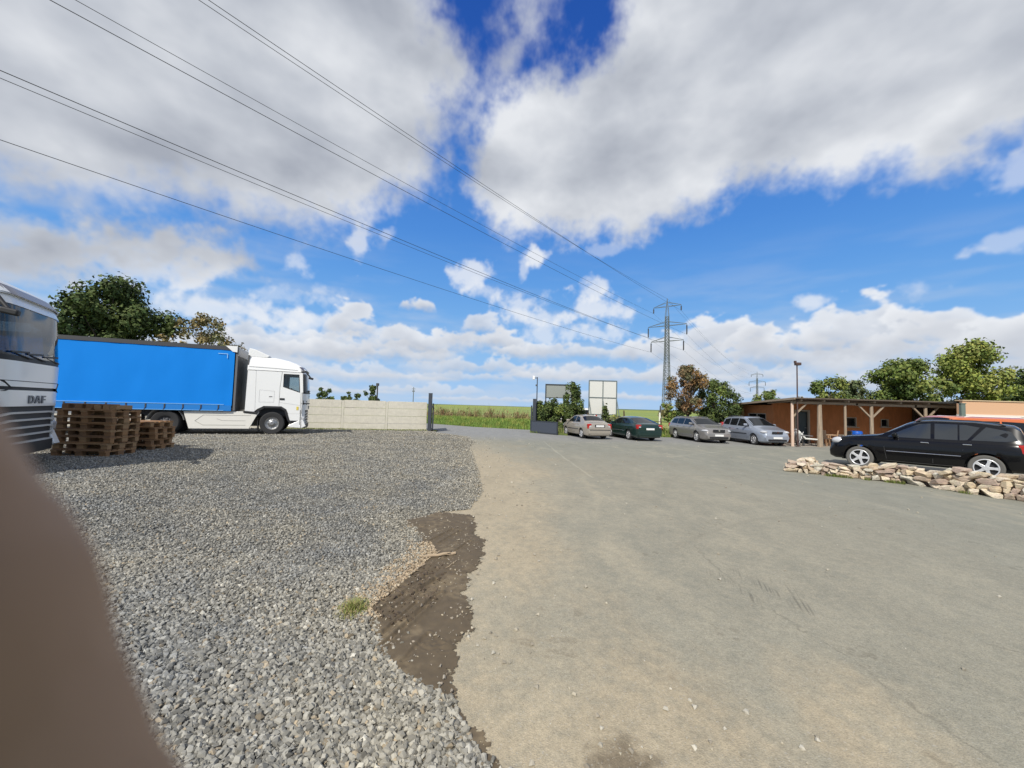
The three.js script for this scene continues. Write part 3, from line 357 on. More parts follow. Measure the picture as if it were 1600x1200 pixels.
function tractor(root) {
  const HW = 1.22, X = (z) => -0.02 - 0.20 * Math.abs(z / HW) ** 6;
  const front = (y0, y1, lean = () => 0, z0 = -HW, z1 = HW, nz = 26, ny = 3, th = 0.03) => sheet(nz, ny, (u, v) => { const z = mix(z0, z1, u), y = mix(y0, y1, v); return [X(z) - lean(y), y, z]; }, [th, 0, 0]);
  const W = M.white;
  const win = [[-0.36, 2.0], [-0.43, 2.84], [-1.06, 2.84], [-1.06, 2.24]];
  for (const s of [-1, 1]) {
    const g = extr([[-0.225, 0.98], [-0.225, 2.0], [-0.29, 2.96], [-2.52, 3.0], [-2.55, 1.08], [-2.2, 1.05], [-2.06, 1.18], [-1.82, 1.32], [-1.1, 1.32], [-0.88, 1.18], [-0.8, 0.98]], 0.04, 0.006, [win]); g.translate(0, 0, s > 0 ? HW - 0.046 : -HW + 0.006);
    const side = part('cab_side', g, W, root);
    const pn = extr([[-0.355, 1.99], [-0.425, 2.85], [-1.07, 2.85], [-1.07, 2.235]], 0.006); pn.translate(0, 0, s * (HW - 0.03)); part('pane', pn, M.pane, side);
    const zz = s * (HW + 0.004);
    const seal = gapLine([...win, win[0]].map(([x, y]) => [x, y, s * (HW - 0.004)]), 0.016); part('window_seal', seal, M.black, side);
    part('door_gap', gapLine([[-0.30, 1.0, zz], [-0.30, 1.98, zz]], 0.005), M.gap, side); part('door_gap', gapLine([[-1.2, 1.34, zz], [-1.2, 2.2, zz], [-1.14, 2.94, zz]], 0.005), M.gap, side);
    part('locker_gap', gapLine([[-1.42, 1.5, zz], [-1.42, 2.02, zz], [-2.02, 2.06, zz], [-2.02, 1.5, zz], [-1.42, 1.5, zz]], 0.004).concat(gapLine([[-2.16, 1.1, zz], [-2.2, 2.98, zz]], 0.004), gapLine([[-0.29, 1.38, zz], [-1.2, 1.5, zz]], 0.004)), S(0.45, 0.45, 0.45, 0.8), side);
    part('handle', [rbox(0.2, 0.09, 0.03, 0.012, -1.08, 1.66, s * (HW + 0.008))], M.black, side);
    part('emblem', [rbox(0.13, 0.028, 0.012, 0.004, -1.56, 1.76, s * (HW + 0.008))], M.black, side);
    part('sticker', [box(0.09, 0.16, 0.004, -0.42, 1.24, s * (HW + 0.012)), ], M.yellow, side);
    const arch = [[-2.12, 0.98], [-2.0, 1.16], [-1.8, 1.3], [-1.12, 1.3], [-0.92, 1.16], [-0.78, 0.72], [-0.66, 0.55]]; const ag = []; for (let i = 1; i < arch.length; i++) ag.push(bar([arch[i - 1][0], arch[i - 1][1] - 0.03, s * (HW - 0.03)], [arch[i][0], arch[i][1] - 0.03, s * (HW - 0.03)], 0.1, 0.09)); ag.push(rod([-2.12, 0.99, s * (HW - 0.04)], [-2.6, 1.04, s * (HW - 0.04)], 0.06, 0.06, 8)); part('wheel_arch', ag, M.black, root);
    const low = extr([[-0.27, 0.96], [-0.8, 0.96], [-0.72, 0.66], [-0.28, 0.66]], 0.05, 0.01); low.translate(0, 0, s > 0 ? HW - 0.06 : -HW + 0.01); part('lower_panel', low, W, root);
    part('step', [rbox(0.46, 0.14, 0.12, 0.02, -0.52, 0.58, s * (HW - 0.08))], M.black, root);
    const bl = extr([[-0.16, 0.66], [-0.3, 0.66], [-0.75, 0.42], [-0.68, 0.36], [-0.2, 0.32], [-0.06, 0.4]], 0.2, 0.02); bl.translate(0, 0, s > 0 ? HW - 0.22 : -HW + 0.02); part('bumper_corner', bl, W, root);
    part('headlight', [rbox(0.2, 0.2, 0.26, 0.05, -0.2, 0.76, s * (HW - 0.13), 0, 0, -0.15)], M.lamp, root);
    if (s > 0) { const arm = [rod([-0.34, 2.98, s * (HW - 0.04)], [-0.14, 3.0, s * (HW + 0.12)], 0.045), rod([-0.14, 3.0, s * (HW + 0.12)], [0.08, 2.72, s * (HW + 0.2)], 0.04, 0.03), rbox(0.22, 0.1, 0.12, 0.03, 0.1, 2.68, s * (HW + 0.2), 0, 0, -0.2)]; part('mirror_camera', arm, M.black, root); }
    const sk = extr([[-1.98, 1.04], [-2.12, 0.80], [-2.36, 0.27], [-4.6, 0.27], [-4.82, 1.0], [-4.2, 1.02]], 0.04, 0.01); sk.translate(0, 0, s > 0 ? HW - 0.08 : -HW + 0.04); const skirt = part('side_skirt', sk, M.cream, root);
    part('skirt_groove', gapLine([[-2.3, 0.86, s * (HW - 0.026)], [-4.1, 0.86, s * (HW - 0.026)], [-4.4, 0.6, s * (HW - 0.026)], [-4.1, 0.42, s * (HW - 0.026)], [-2.5, 0.42, s * (HW - 0.026)]], 0.007).concat(gapLine([[-2.5, 0.62, s * (HW - 0.026)], [-3.4, 0.62, s * (HW - 0.026)], [-3.6, 0.7, s * (HW - 0.026)]], 0.006)), S(0.3, 0.29, 0.26, 0.9), skirt);
    wheel(root, -1.45, 0.52, s * 1.05, 0.52, 0.32, s, M.steel);
    wheel(root, -5.45, 0.52, s * 0.92, 0.52, 0.62, s, M.darksteel);
    const fd = new THREE.CylinderGeometry(0.66, 0.66, 0.62, 24, 1, true, Math.PI * 0.52, Math.PI * 0.9); fd.rotateX(Math.PI / 2); fd.rotateZ(0.1); fd.translate(-5.45, 0.52, s * 0.92); const mg = part('mudguard', fd, M.cream, root); mg.material = M.cream;
    part('mud_flap', [box(0.03, 0.5, 0.34, -2.02, 0.42, s * 1.04)], M.black, root);
  }
  part('bumper', [front(0.30, 0.5)], M.black, root);
  part('grille', [front(0.46, 1.16, () => 0.05)], M.black, root);
  for (let i = 0; i < 5; i++) part('grille_slat', [sheet(26, 2, (u, v) => { const z = mix(-1.06, 1.06, u), y = 0.5 + i * 0.132 + v * 0.034 - (Math.abs(z) > 0.72 ? (Math.abs(z) - 0.72) * 0.16 : 0); return [X(z) - 0.012 + 0.01 * v, y, z]; }, [0.05, 0, 0])], W, root);
  for (const s of [-1, 1]) part('corner_panel', [front(0.5, 1.16, () => 0.005, s * 1.0 > 0 ? 1.04 : -HW, s > 0 ? HW : -1.04, 6)], W, root);
  const badge = part('badge_panel', [front(1.16, 1.44)], W, root);
  const tg = new TextGeometry('DAF', { font, size: 0.2, depth: 0.014, curveSegments: 4 }); tg.computeBoundingBox(); const bw = tg.boundingBox.max.x - tg.boundingBox.min.x; tg.scale(0.62 / bw, 0.72, 1); tg.translate(-0.31, 0.01, 0); tg.rotateY(Math.PI / 2); tg.translate(-0.018, 1.2, 0); part('lettering', tg, S(0.13, 0.14, 0.16, 0.35, 0.7), badge);
  part('intake_strip', [front(1.44, 1.50, () => 0.03)], M.black, root);
  for (const s of [-1, 1]) { const q = extr([[0.98, 1.6], [1.2, 1.62], [1.2, 1.42], [0.94, 1.42], [0.80, 1.47]], 0.012); if (s < 0) q.scale(-1, 1, 1); const p = q.attributes.position; for (let i = 0; i < p.count; i++) { const zz = p.getX(i), yy = p.getY(i), dd = p.getZ(i); p.setXYZ(i, X(zz) + 0.004 + dd, yy, zz); } q.computeVertexNormals(); part('intake', q, M.black, root); }
  part('front_panel', [front(1.50, 1.94)], W, root);
  part('front_panel_gap', gapLine(Array.from({ length: 13 }, (_, i) => { const z = -1.2 + i * 0.2; return [X(z) + 0.003, 1.6, z]; }), 0.006), M.gap, root);
  part('cowl', [front(1.94, 2.03, () => 0.01)], M.black, root);
  const lean = (y) => 0.01 + (y - 2.0) * 0.075;
  part('windscreen', [front(2.03, 2.90, lean, -HW + 0.03, HW - 0.03, 26, 4, 0.008)], M.screen, root);
  for (const s of [-1, 1]) part('pillar', [bar([-0.245, 2.0, s * (HW - 0.03)], [-0.305, 2.97, s * (HW - 0.03)], 0.07, 0.06)], W, root);
  for (const z of [-0.8, -0.2, 0.3]) part('wiper', [rod([X(z) + 0.012, 2.0, z], [X(z) - 0.01, 2.07, z + 0.5], 0.012), box(0.02, 0.03, 0.56, X(z + 0.35) - 0.005, 2.1, z + 0.34, 0.06)], M.black, root);
  part('header', [front(2.89, 3.09, (y) => 0.06 + (y - 2.89) * 0.42)], W, root);
  part('sun_visor', [front(3.06, 3.22, (y) => 0.02 + (y - 3.0) * 0.9, -HW + 0.03, HW - 0.03)], S(0.10, 0.10, 0.15, 0.2), root);
  const top = table([[0, 3.08], [0.05, 3.22], [0.14, 3.36], [0.3, 3.50], [0.5, 3.60], [0.75, 3.66], [1, 3.67]]);
  const roof = part('roof', [sheet(24, 18, (u, v) => { const q = u * 2 - 1, z = HW * Math.sign(q) * (1 - (1 - Math.abs(q)) ** 1.15), yt = top(v), k = Math.max(0, 1 - Math.abs(q) ** 8) ** 0.5; return [mix(-0.12 - 0.18 * Math.abs(q) ** 6, -2.55, v), 2.97 + (yt - 2.97) * k, z]; }, [0, 0.03, 0])], W, root);
  for (const s of [-1, 1]) part('roof_flute', gapLine([[-0.5, 3.06, s * (HW + 0.002)], [-1.4, 3.1, s * (HW + 0.002)], [-2.5, 3.13, s * (HW + 0.002)]], 0.008), S(0.45, 0.45, 0.45, 0.8), roof);
  const sp = extr([[-2.55, 3.6], [-2.52, 3.95], [-2.3, 3.9], [-1.75, 3.66], [-1.8, 3.6]], 2.1, 0.03); sp.translate(0, 0, -1.05); part('roof_spoiler', sp, W, root);
  part('back_wall', [box(0.05, 2.6, 2.38, -2.53, 2.34, 0)], M.liner, root);
  part('cab_floor', [box(2.2, 0.06, 2.3, -1.42, 1.36, 0)], M.liner, root);
  part('headliner', [box(2.1, 0.03, 2.3, -1.5, 2.93, 0)], M.liner, root);
  part('dashboard', [rbox(0.5, 0.42, 2.2, 0.06, -0.62, 1.78, 0), rbox(0.36, 0.12, 0.7, 0.04, -0.66, 2.0, -0.55)], M.seat, root);
  const sw = new THREE.TorusGeometry(0.23, 0.022, 8, 28); sw.rotateY(Math.PI / 2); sw.rotateZ(-0.5); sw.translate(-0.98, 2.02, -0.55); part('steering_wheel', sw, M.black, root);
  for (const z of [-0.58, 0.6]) part('seat', [rbox(0.5, 0.18, 0.5, 0.06, -1.42, 1.72, z), rbox(0.16, 0.8, 0.5, 0.07, -1.7, 2.16, z, 0, 0, 0.12), rbox(0.12, 0.2, 0.28, 0.05, -1.76, 2.62, z)], M.seat, root);
  part('chassis', [box(5.4, 0.26, 0.1, -3.7, 0.88, 0.4), box(5.4, 0.26, 0.1, -3.7, 0.88, -0.4), box(0.3, 0.3, 2.0, -1.45, 0.55, 0), box(0.3, 0.3, 1.2, -5.45, 0.55, 0), box(1.6, 0.5, 1.6, -3.4, 0.62, 0), box(1.9, 0.5, 1.7, -1.2, 1.1, 0)], M.darksteel, root);
  part('coupling_plate', [cyl(0.5, 0.5, 0.08, -5.1, 1.08, 0, 24)], M.dusty, root);
  part('catwalk', [box(1.9, 0.03, 2.2, -3.6, 1.03, 0)], S(0.5, 0.49, 0.45, 0.8), root);
}
{
  const t = thing('tractor_unit', 'white lorry cab coupled to the blue curtain trailer beside the concrete wall', 'lorry', [TRUCK.x, TRUCK.y + 0.012, TRUCK.z], TRUCK.yaw); tractor(t);
  const n = t.clone(); n.name = numbered('tractor_unit'); n.position.set(NEAR.x, NEAR.y + 0.012, NEAR.z); n.rotation.y = NEAR.yaw; tag(n, 'white lorry cab cut off by the frame, grille letters facing the pallets', 'lorry'); scene.add(n);
}
{ // the blue curtain-sider
  const t = thing('semi_trailer', 'long blue curtain side semi trailer behind the stacked pallets', 'trailer', [TRUCK.x, TRUCK.y + 0.012, TRUCK.z], TRUCK.yaw);
  const x0 = -3.0, x1 = -16.6, HWt = 1.275, bl = P(0.004, 0.21, 0.70, 0.7, { specularIntensity: 0.35 }), bl2 = S(0.010, 0.185, 0.56, 0.5), bl3 = S(0.18, 0.42, 0.72, 0.5);
  for (const s of [-1, 1]) {
    const c = part('curtain', [sheet(170, 10, (u, v) => { const x = mix(x0 - 0.06, x1 + 0.05, u), y = mix(1.30, 3.80, v); const w = 0.012 * Math.sin(x * 4.8) * (1 - Math.abs(v - 0.5) * 1.6) + 0.016 * fbm(x * 0.8, y * 0.5, s, 3); return [x, y, s * (HWt + w)]; }, [0, 0, s * 0.012])], bl, t);
    part('curtain_hem', [box(x0 - x1 - 0.15, 0.25, 0.02, (x0 + x1) / 2, 1.18, s * (HWt + 0.006))], bl2, c);
    part('strap_rail', [box(x0 - x1 - 0.5, 0.028, 0.02, (x0 + x1) / 2 - 0.1, 1.335, s * (HWt + 0.018)), box(x0 - x1 - 0.5, 0.022, 0.02, (x0 + x1) / 2 - 0.1, 1.07, s * (HWt + 0.018))], bl3, c);
    for (let i = 0; i < 21; i++) part('buckle', [box(0.045, 0.15, 0.02, x0 - 0.55 - i * 0.64, 1.24, s * (HWt + 0.026)), rod([x0 - 0.55 - i * 0.64, 1.17, s * (HWt + 0.03)], [x0 - 0.59 - i * 0.64, 1.06, s * (HWt + 0.02)], 0.014)], M.darksteel, t);
    part('roof_rail', [box(x0 - x1, 0.17, 0.07, (x0 + x1) / 2, 3.88, s * (HWt - 0.01))], S(0.05, 0.05, 0.055, 0.5), t);
    part('corner_cap', [extr([[x0 + 0.03, 3.99], [x0 - 0.42, 3.99], [x0 - 0.14, 3.74], [x0 + 0.03, 3.72]], 0.05, 0.006)].map((g) => place(g, 0, 0, s > 0 ? HWt - 0.01 : -HWt - 0.04)), M.white, t);
    part('corner_mark', [box(0.36, 0.025, 0.004, x0 - 0.5, 3.62, s * (HWt + 0.04)), box(0.025, 0.2, 0.004, x0 - 0.33, 3.52, s * (HWt + 0.04))], S(0.3, 0.55, 0.8, 0.5), t);
  }
  part('front_wall', [box(0.08, 2.85, 2.5, x0 + 0.02, 2.5, 0)], S(0.13, 0.13, 0.135, 0.6), t);
  part('front_cap', [box(0.1, 0.4, 2.48, x0 + 0.03, 3.76, 0)], S(0.45, 0.45, 0.45, 0.6), t);
  part('roof_sheet', [box(x0 - x1 - 0.02, 0.04, 2.46, (x0 + x1) / 2, 3.94, 0)], S(0.4, 0.42, 0.45, 0.7), t);
  part('rear_doors', [box(0.08, 2.85, 2.5, x1, 2.5, 0)], M.white, t);
  part('floor', [box(x0 - x1, 0.12, 2.5, (x0 + x1) / 2, 1.13, 0)], M.darksteel, t);
  for (const s of [-1, 1]) part('chassis_beam', [box(12.6, 0.3, 0.12, (x0 + x1) / 2 - 0.4, 0.98, s * 0.5)], M.darksteel, t);
  for (const s of [-1, 1]) { part('landing_leg', [box(0.12, 0.9, 0.12, -6.9, 0.62, s * 0.9), box(0.3, 0.04, 0.3, -6.9, 0.16, s * 0.9)], M.darksteel, t); part('side_guard', [box(3.6, 0.1, 0.03, -9.3, 0.62, s * 1.2), box(3.6, 0.1, 0.03, -9.3, 0.88, s * 1.2), box(0.06, 0.6, 0.05, -7.8, 0.8, s * 1.15), box(0.06, 0.6, 0.05, -10.8, 0.8, s * 1.15)], M.steel, t); for (const x of [-11.7, -13.0, -14.3]) wheel(t, x, 0.52, s * 1.02, 0.52, 0.4, s, M.steel); }
}
// ---------------------------------------------------------------- pallets
{
  const wood = [[0.27, 0.145, 0.066], [0.31, 0.17, 0.075], [0.22, 0.125, 0.062], [0.34, 0.21, 0.105]].map((c, i) => { const t = tex(256, 64, (x, y, u, v) => { const g = fbm(u * 3 + i * 9, v * 26, i, 4), k = sst(0.55, 0.8, N3(u * 9, v * 4, i + 3)); const q = 1 + g * 0.4 - k * 0.3; return [c[0] * q, c[1] * q, c[2] * q]; }); return S(1, 1, 1, 0.9, 0, { map: t }); });
  const R = rng(9), deck = [0, 1, 2].map((i) => box(1.2, 0.022, [0.145, 0.145, 0.1][i])), cross = box(0.145, 0.022, 0.8), block = box(0.145, 0.078, 0.145), block2 = box(0.145, 0.078, 0.1);
  function pallet(label, pos, yaw, tilt = 0) {
    const t = thing('pallet', label, 'pallet', pos, yaw, 'wooden pallets beside the near lorry'); t.rotation.z = tilt; const pick = () => wood[(R() * 4) | 0];
    const put = (n, g, x, y, z) => { const m = part(n, g, pick(), t); m.position.set(x, y, z); m.rotation.y = (R() - 0.5) * 0.012; };
    [-0.328, -0.17, 0, 0.17, 0.328].forEach((z, i) => put('deck_board', deck[i % 2 === 0 && i !== 2 ? 0 : i === 2 ? 0 : 2], 0, 0.139, z));
    for (const x of [-0.527, 0, 0.527]) put('cross_board', cross, x, 0.116, 0);
    for (const x of [-0.527, 0, 0.527]) for (const z of [-0.328, 0, 0.328]) put('block', z ? block2 : block, x, 0.065, z);
    for (const z of [-0.328, 0, 0.328]) put('skid', deck[z ? 2 : 0], 0, 0.0145, z);
  }
  const y0 = NEAR.y + 0.012, nth = ['bottom', 'second lowest', 'third lowest', 'middle', 'fifth', 'second highest', 'top'];
  for (let i = 0; i < 7; i++) pallet(nth[i] + ' pallet of the tall stack beside the near lorry', [-9.72 + (R() - 0.5) * 0.08, y0 + i * 0.151, -9.72 + (R() - 0.5) * 0.06], 0.05 + (R() - 0.5) * 0.05);
  const n5 = ['bottom', 'second', 'middle', 'fourth', 'top'];
  for (let i = 0; i < 5; i++) pallet(n5[i] + ' pallet of the low stack behind the tall one', [-9.95 + (R() - 0.5) * 0.09, y0 - 0.012 + i * 0.151, -11.05 + (R() - 0.5) * 0.08], 0.10 + (R() - 0.5) * 0.09);
  // sawn-off pallet ends on top
  [['sawn pallet end on the tall stack, nearer the lorry', -9.98, 0.62], ['sawn pallet end on the tall stack, at its outer edge', -9.33, 0.42]].forEach(([l, x, w], k) => {
    const t = thing('pallet_end', l, 'pallet', [x, y0 + 7 * 0.151 + 0.001, -9.64], 0.05, 'sawn pallet ends');
    part('cross_board', [box(w, 0.022, 0.145, 0, 0.011, 0.15)], wood[3], t); part('cross_board', [box(w, 0.022, 0.145, 0, 0.011, -0.15)], wood[1], t);
    for (const q of [-0.42, 0.05, 0.42]) part('block', [box(0.14, 0.09, 0.42, q * w, 0.068, 0)], wood[(k + 2) % 4], t); part('deck_board', [box(w, 0.022, 0.12, 0, 0.125, 0.14)], wood[0], t);
  });
}
// ---------------------------------------------------------------- concrete wall and gate
{
  const conc = [0, 1, 2].map((i) => { const t = tex(512, 128, (x, y, u, v) => { const n = fbm(u * 5 + i * 7, v * 2, 1, 5), st = fbm(u * 26, v * 1.6 + i, 3, 3), f = N3(x * 0.7, y * 0.7, i), cr = sst(0.03, 0.0, Math.abs(N3(u * 3 + i * 4, v * 1.5, 6))) * sst(0.2, 0.5, N3(u * 2, v, i)); const q = 1 + n * 0.10 + st * 0.07 + f * 0.05 - cr * 0.3; return [0.60 * q, 0.565 * q, 0.475 * q]; }); return S(1, 1, 1, 0.95, 0, { map: t }); });
  const t = thing('concrete_wall', 'pale concrete panel wall running from the lorry to the gate post', 'wall'), yaw = Math.atan(0.357), L = 2.68, c = Math.cos(yaw), s = Math.sin(yaw); let R = rng(3);
  const panel = new RoundedBoxGeometry(L - 0.15, 0.478, 0.06, 1, 0.012), post = new THREE.BoxGeometry(0.13, 1.93, 0.09);
  for (let b = 0; b < 9; b++) { const d = b * L + 0.1, at = (q) => [-5.55 - (d + q) * c, -27.88 + (d + q) * s];
    for (let r = 0; r < 4; r++) { const [x, z] = at(L / 2), m = part('panel', panel, conc[(R() * 3) | 0], t); m.position.set(x, 0.24 + r * 0.492 + (b % 2) * 0.004, z + (R() - 0.5) * 0.03); m.rotation.y = yaw; m.rotation.z = (R() - 0.5) * 0.003; if (R() < 0.5) m.scale.x = -1; }
    const [x, z] = at(L), p = part('post', post, conc[b % 3], t); p.position.set(x, 0.965, z); p.rotation.y = yaw; }
}
const anth = S(0.045, 0.052, 0.065, 0.5, 0.2);
{
  const t = thing('gate_post', 'tall dark grey steel gate post at the end of the concrete wall', 'post', [-5.4, 0, -27.3]);
  part('post', [box(0.22, 2.55, 0.22, 0, 1.275, 0)], anth, t); part('cap', [box(0.24, 0.02, 0.24, 0, 2.562, 0)], anth, t); part('roller_bracket', [box(0.34, 0.16, 0.16, 0.02, 1.68, 0.02), box(0.3, 0.1, 0.2, 0.02, 0.2, 0)], anth, t);
  const g = thing('gate_leaf', 'open dark gate leaf seen edge on beside the tall gate post', 'gate', [-5.2, 0, -27.35], 1.765);
  part('frame', [box(3.4, 0.09, 0.07, 1.7, 1.85, 0), box(3.4, 0.09, 0.07, 1.7, 0.12, 0), box(0.1, 1.8, 0.09, 0.05, 0.98, 0), box(0.08, 1.8, 0.07, 3.36, 0.98, 0)], anth, g); for (let i = 0; i < 8; i++) part('board', [box(3.2, 0.19, 0.03, 1.7, 0.27 + i * 0.2, 0)], anth, g);
}
{
  const t = thing('gate_post', 'dark grey steel gate post beside the green shrubs', 'post', [1.68, 0, -29.9]);
  part('post', [box(0.22, 2.42, 0.22, 0, 1.21, 0)], anth, t); part('cap', [box(0.24, 0.02, 0.24, 0, 2.432, 0)], anth, t); part('guide_rail', [box(0.1, 1.9, 0.1, -0.2, 1.0, 0.02)], anth, t);
  const p = thing('camera_mast', 'thin dark mast with white camera box above the gate post', 'mast', [1.86, 0, -30.15]);
  part('pole', [cyl(0.035, 0.045, 4.05, 0, 2.03, 0, 10)], anth, p); part('arm', [rod([0, 4.0, 0], [-0.2, 3.98, 0.04], 0.03)], anth, p); part('camera_box', [rbox(0.17, 0.28, 0.16, 0.03, -0.27, 4.0, 0.06)], M.white, p); part('junction_box', [rbox(0.12, 0.12, 0.1, 0.02, -0.06, 3.45, 0.05)], M.liner, p);
  const g = thing('sliding_gate', 'low dark blue grey sheet metal gate panel in front of the shrubs', 'gate', [1.46, 0, -29.62], Math.atan2(-1.85, 1.75));
  const yaw = Math.atan2(-1.9, 1.72); g.rotation.y = yaw; const m = S(0.068, 0.08, 0.105, 0.5, 0.2);
  part('panel', [box(2.5, 0.72, 0.05, 1.25, 0.46, 0)], m, g); part('top_rail', [box(2.54, 0.06, 0.08, 1.25, 0.85, 0)], anth, g); part('bottom_rail', [box(2.54, 0.08, 0.1, 1.25, 0.06, 0)], anth, g); for (const x of [0, 2.5]) part('upright', [box(0.08, 0.86, 0.08, x, 0.43, 0.003)], anth, g);
}

// ---------------------------------------------------------------- cars
function car(name, label, sp, pos, yaw, mats) { // local: x forward from the rear axle, y up, z to the car's right
  const t = thing(name, label, sp.cat || 'car', pos, yaw);
  const { wb, of, or, W, R } = sp, x0 = -or, x1 = wb + of, hw = W / 2, yT = table(sp.top), yB0 = table(sp.belt), lo = sp.low;
  const arch = (x) => { let a = 0; for (const c of [0, wb]) { const d = Math.abs(x - c), r = R + 0.06; if (d < r) a = Math.max(a, R + Math.sqrt(r * r - d * d)); } return a; };
  const half = (x) => { const a = clamp((x - (x1 - sp.rf)) / sp.rf), b = clamp((x0 + sp.rr - x) / sp.rr); return hw * (1 - 0.20 * a ** 2.2 - 0.12 * b ** 2.4); };
  const tum = sp.tum ?? 0.34;
  function section(x) {
    const wM = half(x), T = yT(x), B = Math.min(yB0(x), T - 0.012), H = T - B, wB = wM - 0.055, end = Math.max(clamp((x - x1 + 0.16) / 0.16), clamp((x0 + 0.12 - x) / 0.12));
    const l = lo + end * 0.07, a = arch(x), up = (y) => Math.max(y, a), wR = Math.max(wB - 0.02 - tum * H, 0.35), e = Math.min(0.09, 0.025 + H * 0.16);
    const p = [[0, up(l)], [wM - 0.12, up(l)], [wM - 0.035 - end * 0.03, up(l + 0.06)], [wM - 0.008, up(l + 0.2)], [wM, up(mix(l + 0.2, B - 0.12, 0.55))], [wM - 0.012, Math.max(B - 0.11, up(0))], [wB, B - 0.03], [wB - 0.02, B]];
    for (const k of [0.34, 0.67, 1]) p.push([mix(wB - 0.02, wR, k), mix(B, T - e, k)]);
    for (const k of [0.32, 0.58, 0.8, 1]) { const an = k * Math.PI / 2; p.push([wR * (1 - (1 - Math.cos(an)) ** 1.0 * 1) , T - e + e * Math.sin(an)]); }
    p[p.length - 1][0] = 0; return p;
  }
  const zAt = (x, y) => { const p = section(x); for (let i = 3; i < 11; i++) if (y >= p[i][1] && y <= p[i + 1][1]) return mix(p[i][0], p[i + 1][0], (y - p[i][1]) / Math.max(1e-6, p[i + 1][1] - p[i][1])); return y > p[10][1] ? p[10][0] : p[4][0]; };
  const yAt = (x, z) => { const p = section(x); for (let i = 10; i < p.length - 1; i++) if (z <= p[i][0] && z >= p[i + 1][0]) return mix(p[i + 1][1], p[i][1], (z - p[i + 1][0]) / Math.max(1e-6, p[i][0] - p[i + 1][0])); return p[10][1]; };
  const xs = []; const n = 110; for (let i = 0; i <= n; i++) xs.push(mix(x0, x1, i / n)); xs.splice(1, 0, x0 + 0.012, x0 + 0.03); xs.splice(xs.length - 1, 0, x1 - 0.02, x1 - 0.006); xs.sort((a, b) => a - b);
  const secs = xs.map((x) => { const h = section(x); return [...h.map(([z, y]) => [x, y, z]), ...h.slice(1, -1).reverse().map(([z, y]) => [x, y, -z])]; });
  const m = secs[0].length, p = [], ix = []; for (const s of secs) for (const q of s) p.push(...q);
  for (let i = 0; i < secs.length - 1; i++) for (let k = 0; k < m; k++) { const a = i * m + k, b = i * m + (k + 1) % m; ix.push(a, b, b + m, a, b + m, a + m); }
  for (const e of [0, secs.length - 1]) { const c = p.length / 3, s = secs[e]; let cy = 0; s.forEach((q) => cy += q[1] / m); p.push(s[0][0] + (e ? 0.03 : -0.02), cy, 0); for (let k = 0; k < m; k++) { const a = e * m + k, b = e * m + (k + 1) % m; e ? ix.push(a, b, c) : ix.push(b, a, c); } }
  let g = new THREE.BufferGeometry(); g.setAttribute('position', new THREE.Float32BufferAttribute(p, 3)); g.setIndex(ix); g = toCreasedNormals(g, 0.62);
  const body = part('body', g, mats.paint, t);
  part('underbody', [box(x1 - x0 - 0.5, 0.34, W - 0.62, (x0 + x1) / 2, lo + 0.2, 0), box(x1 - x0 - 0.7, 0.1, W - 0.5, (x0 + x1) / 2, lo + 0.02, 0)], M.black, t);
  const patchTop = (xa, xb, f, off = 0.007) => gridGeo(10, 8, (u, v) => { const x = mix(xa, xb, v), w = section(x)[10][0] * f, z = mix(-w, w, u); return [x + (xb > xa ? 0 : 0), yAt(x, Math.abs(z)) + off, z]; });
  const glass = sp.glass || M.tint; part('windscreen', [patchTop(sp.ws[0], sp.ws[1], 0.95)], glass, t); part('rear_window', [patchTop(sp.rw[0], sp.rw[1], 0.92)], glass, t);
  for (const s of [-1, 1]) {
    for (const poly of sp.win) { const sh = new THREE.ShapeGeometry(shape(poly.flatMap((a, i) => { const b = poly[(i + 1) % poly.length]; return [0, 0.25, 0.5, 0.75].map((k) => [mix(a[0], b[0], k), mix(a[1], b[1], k)]); }))); const q = sh.attributes.position; for (let i = 0; i < q.count; i++) q.setZ(i, s * (zAt(q.getX(i), q.getY(i)) + 0.006)); sh.computeVertexNormals(); part('side_window', sh, glass, t); }
    for (const l of sp.lines) part('door_gap', gapLine(l.map(([x, y]) => [x, y, s * (zAt(x, y) + 0.001)]), 0.0055), M.gap, t);
    if (sp.mould) { const [xa, xb, ya, yb, r, mt] = sp.mould, pts = []; for (let i = 0; i <= 12; i++) { const x = mix(xa, xb, i / 12), y = mix(ya, yb, i / 12); pts.push([x, y, s * (zAt(x, y) + 0.004)]); } part('side_moulding', [tube(pts, r, 24, 6)], mt === 'chrome' ? M.chrome : mt === 'paint' ? mats.paint : M.black, t); }
    for (const [x, y] of sp.handles) part('handle', [rbox(0.19, 0.032, 0.035, 0.012, x, y, s * (zAt(x, y) + 0.012))], sp.chromeHandles ? M.chrome : mats.paint, t);
    const [mx, my] = sp.mirror; part('mirror', [rbox(0.13, 0.14, 0.22, 0.05, mx, my, s * (zAt(mx, my - 0.06) + 0.13)), rod([mx, my - 0.05, s * zAt(mx, my - 0.06)], [mx, my - 0.03, s * (zAt(mx, my - 0.06) + 0.1)], 0.025)], sp.mirrorMat || mats.paint, t);
    const [hx, hy, hl, hh, hd] = sp.head, hz = half(hx) - hd / 2 + 0.012; const sph = (a, b, c, x, y, z) => { const q = new THREE.SphereGeometry(0.5, 20, 12); q.scale(a, b, c); q.translate(x, y, z); return q; };
    part('headlight', [sph(hl, hh, hd, hx, hy, s * hz)], M.lamp, t);
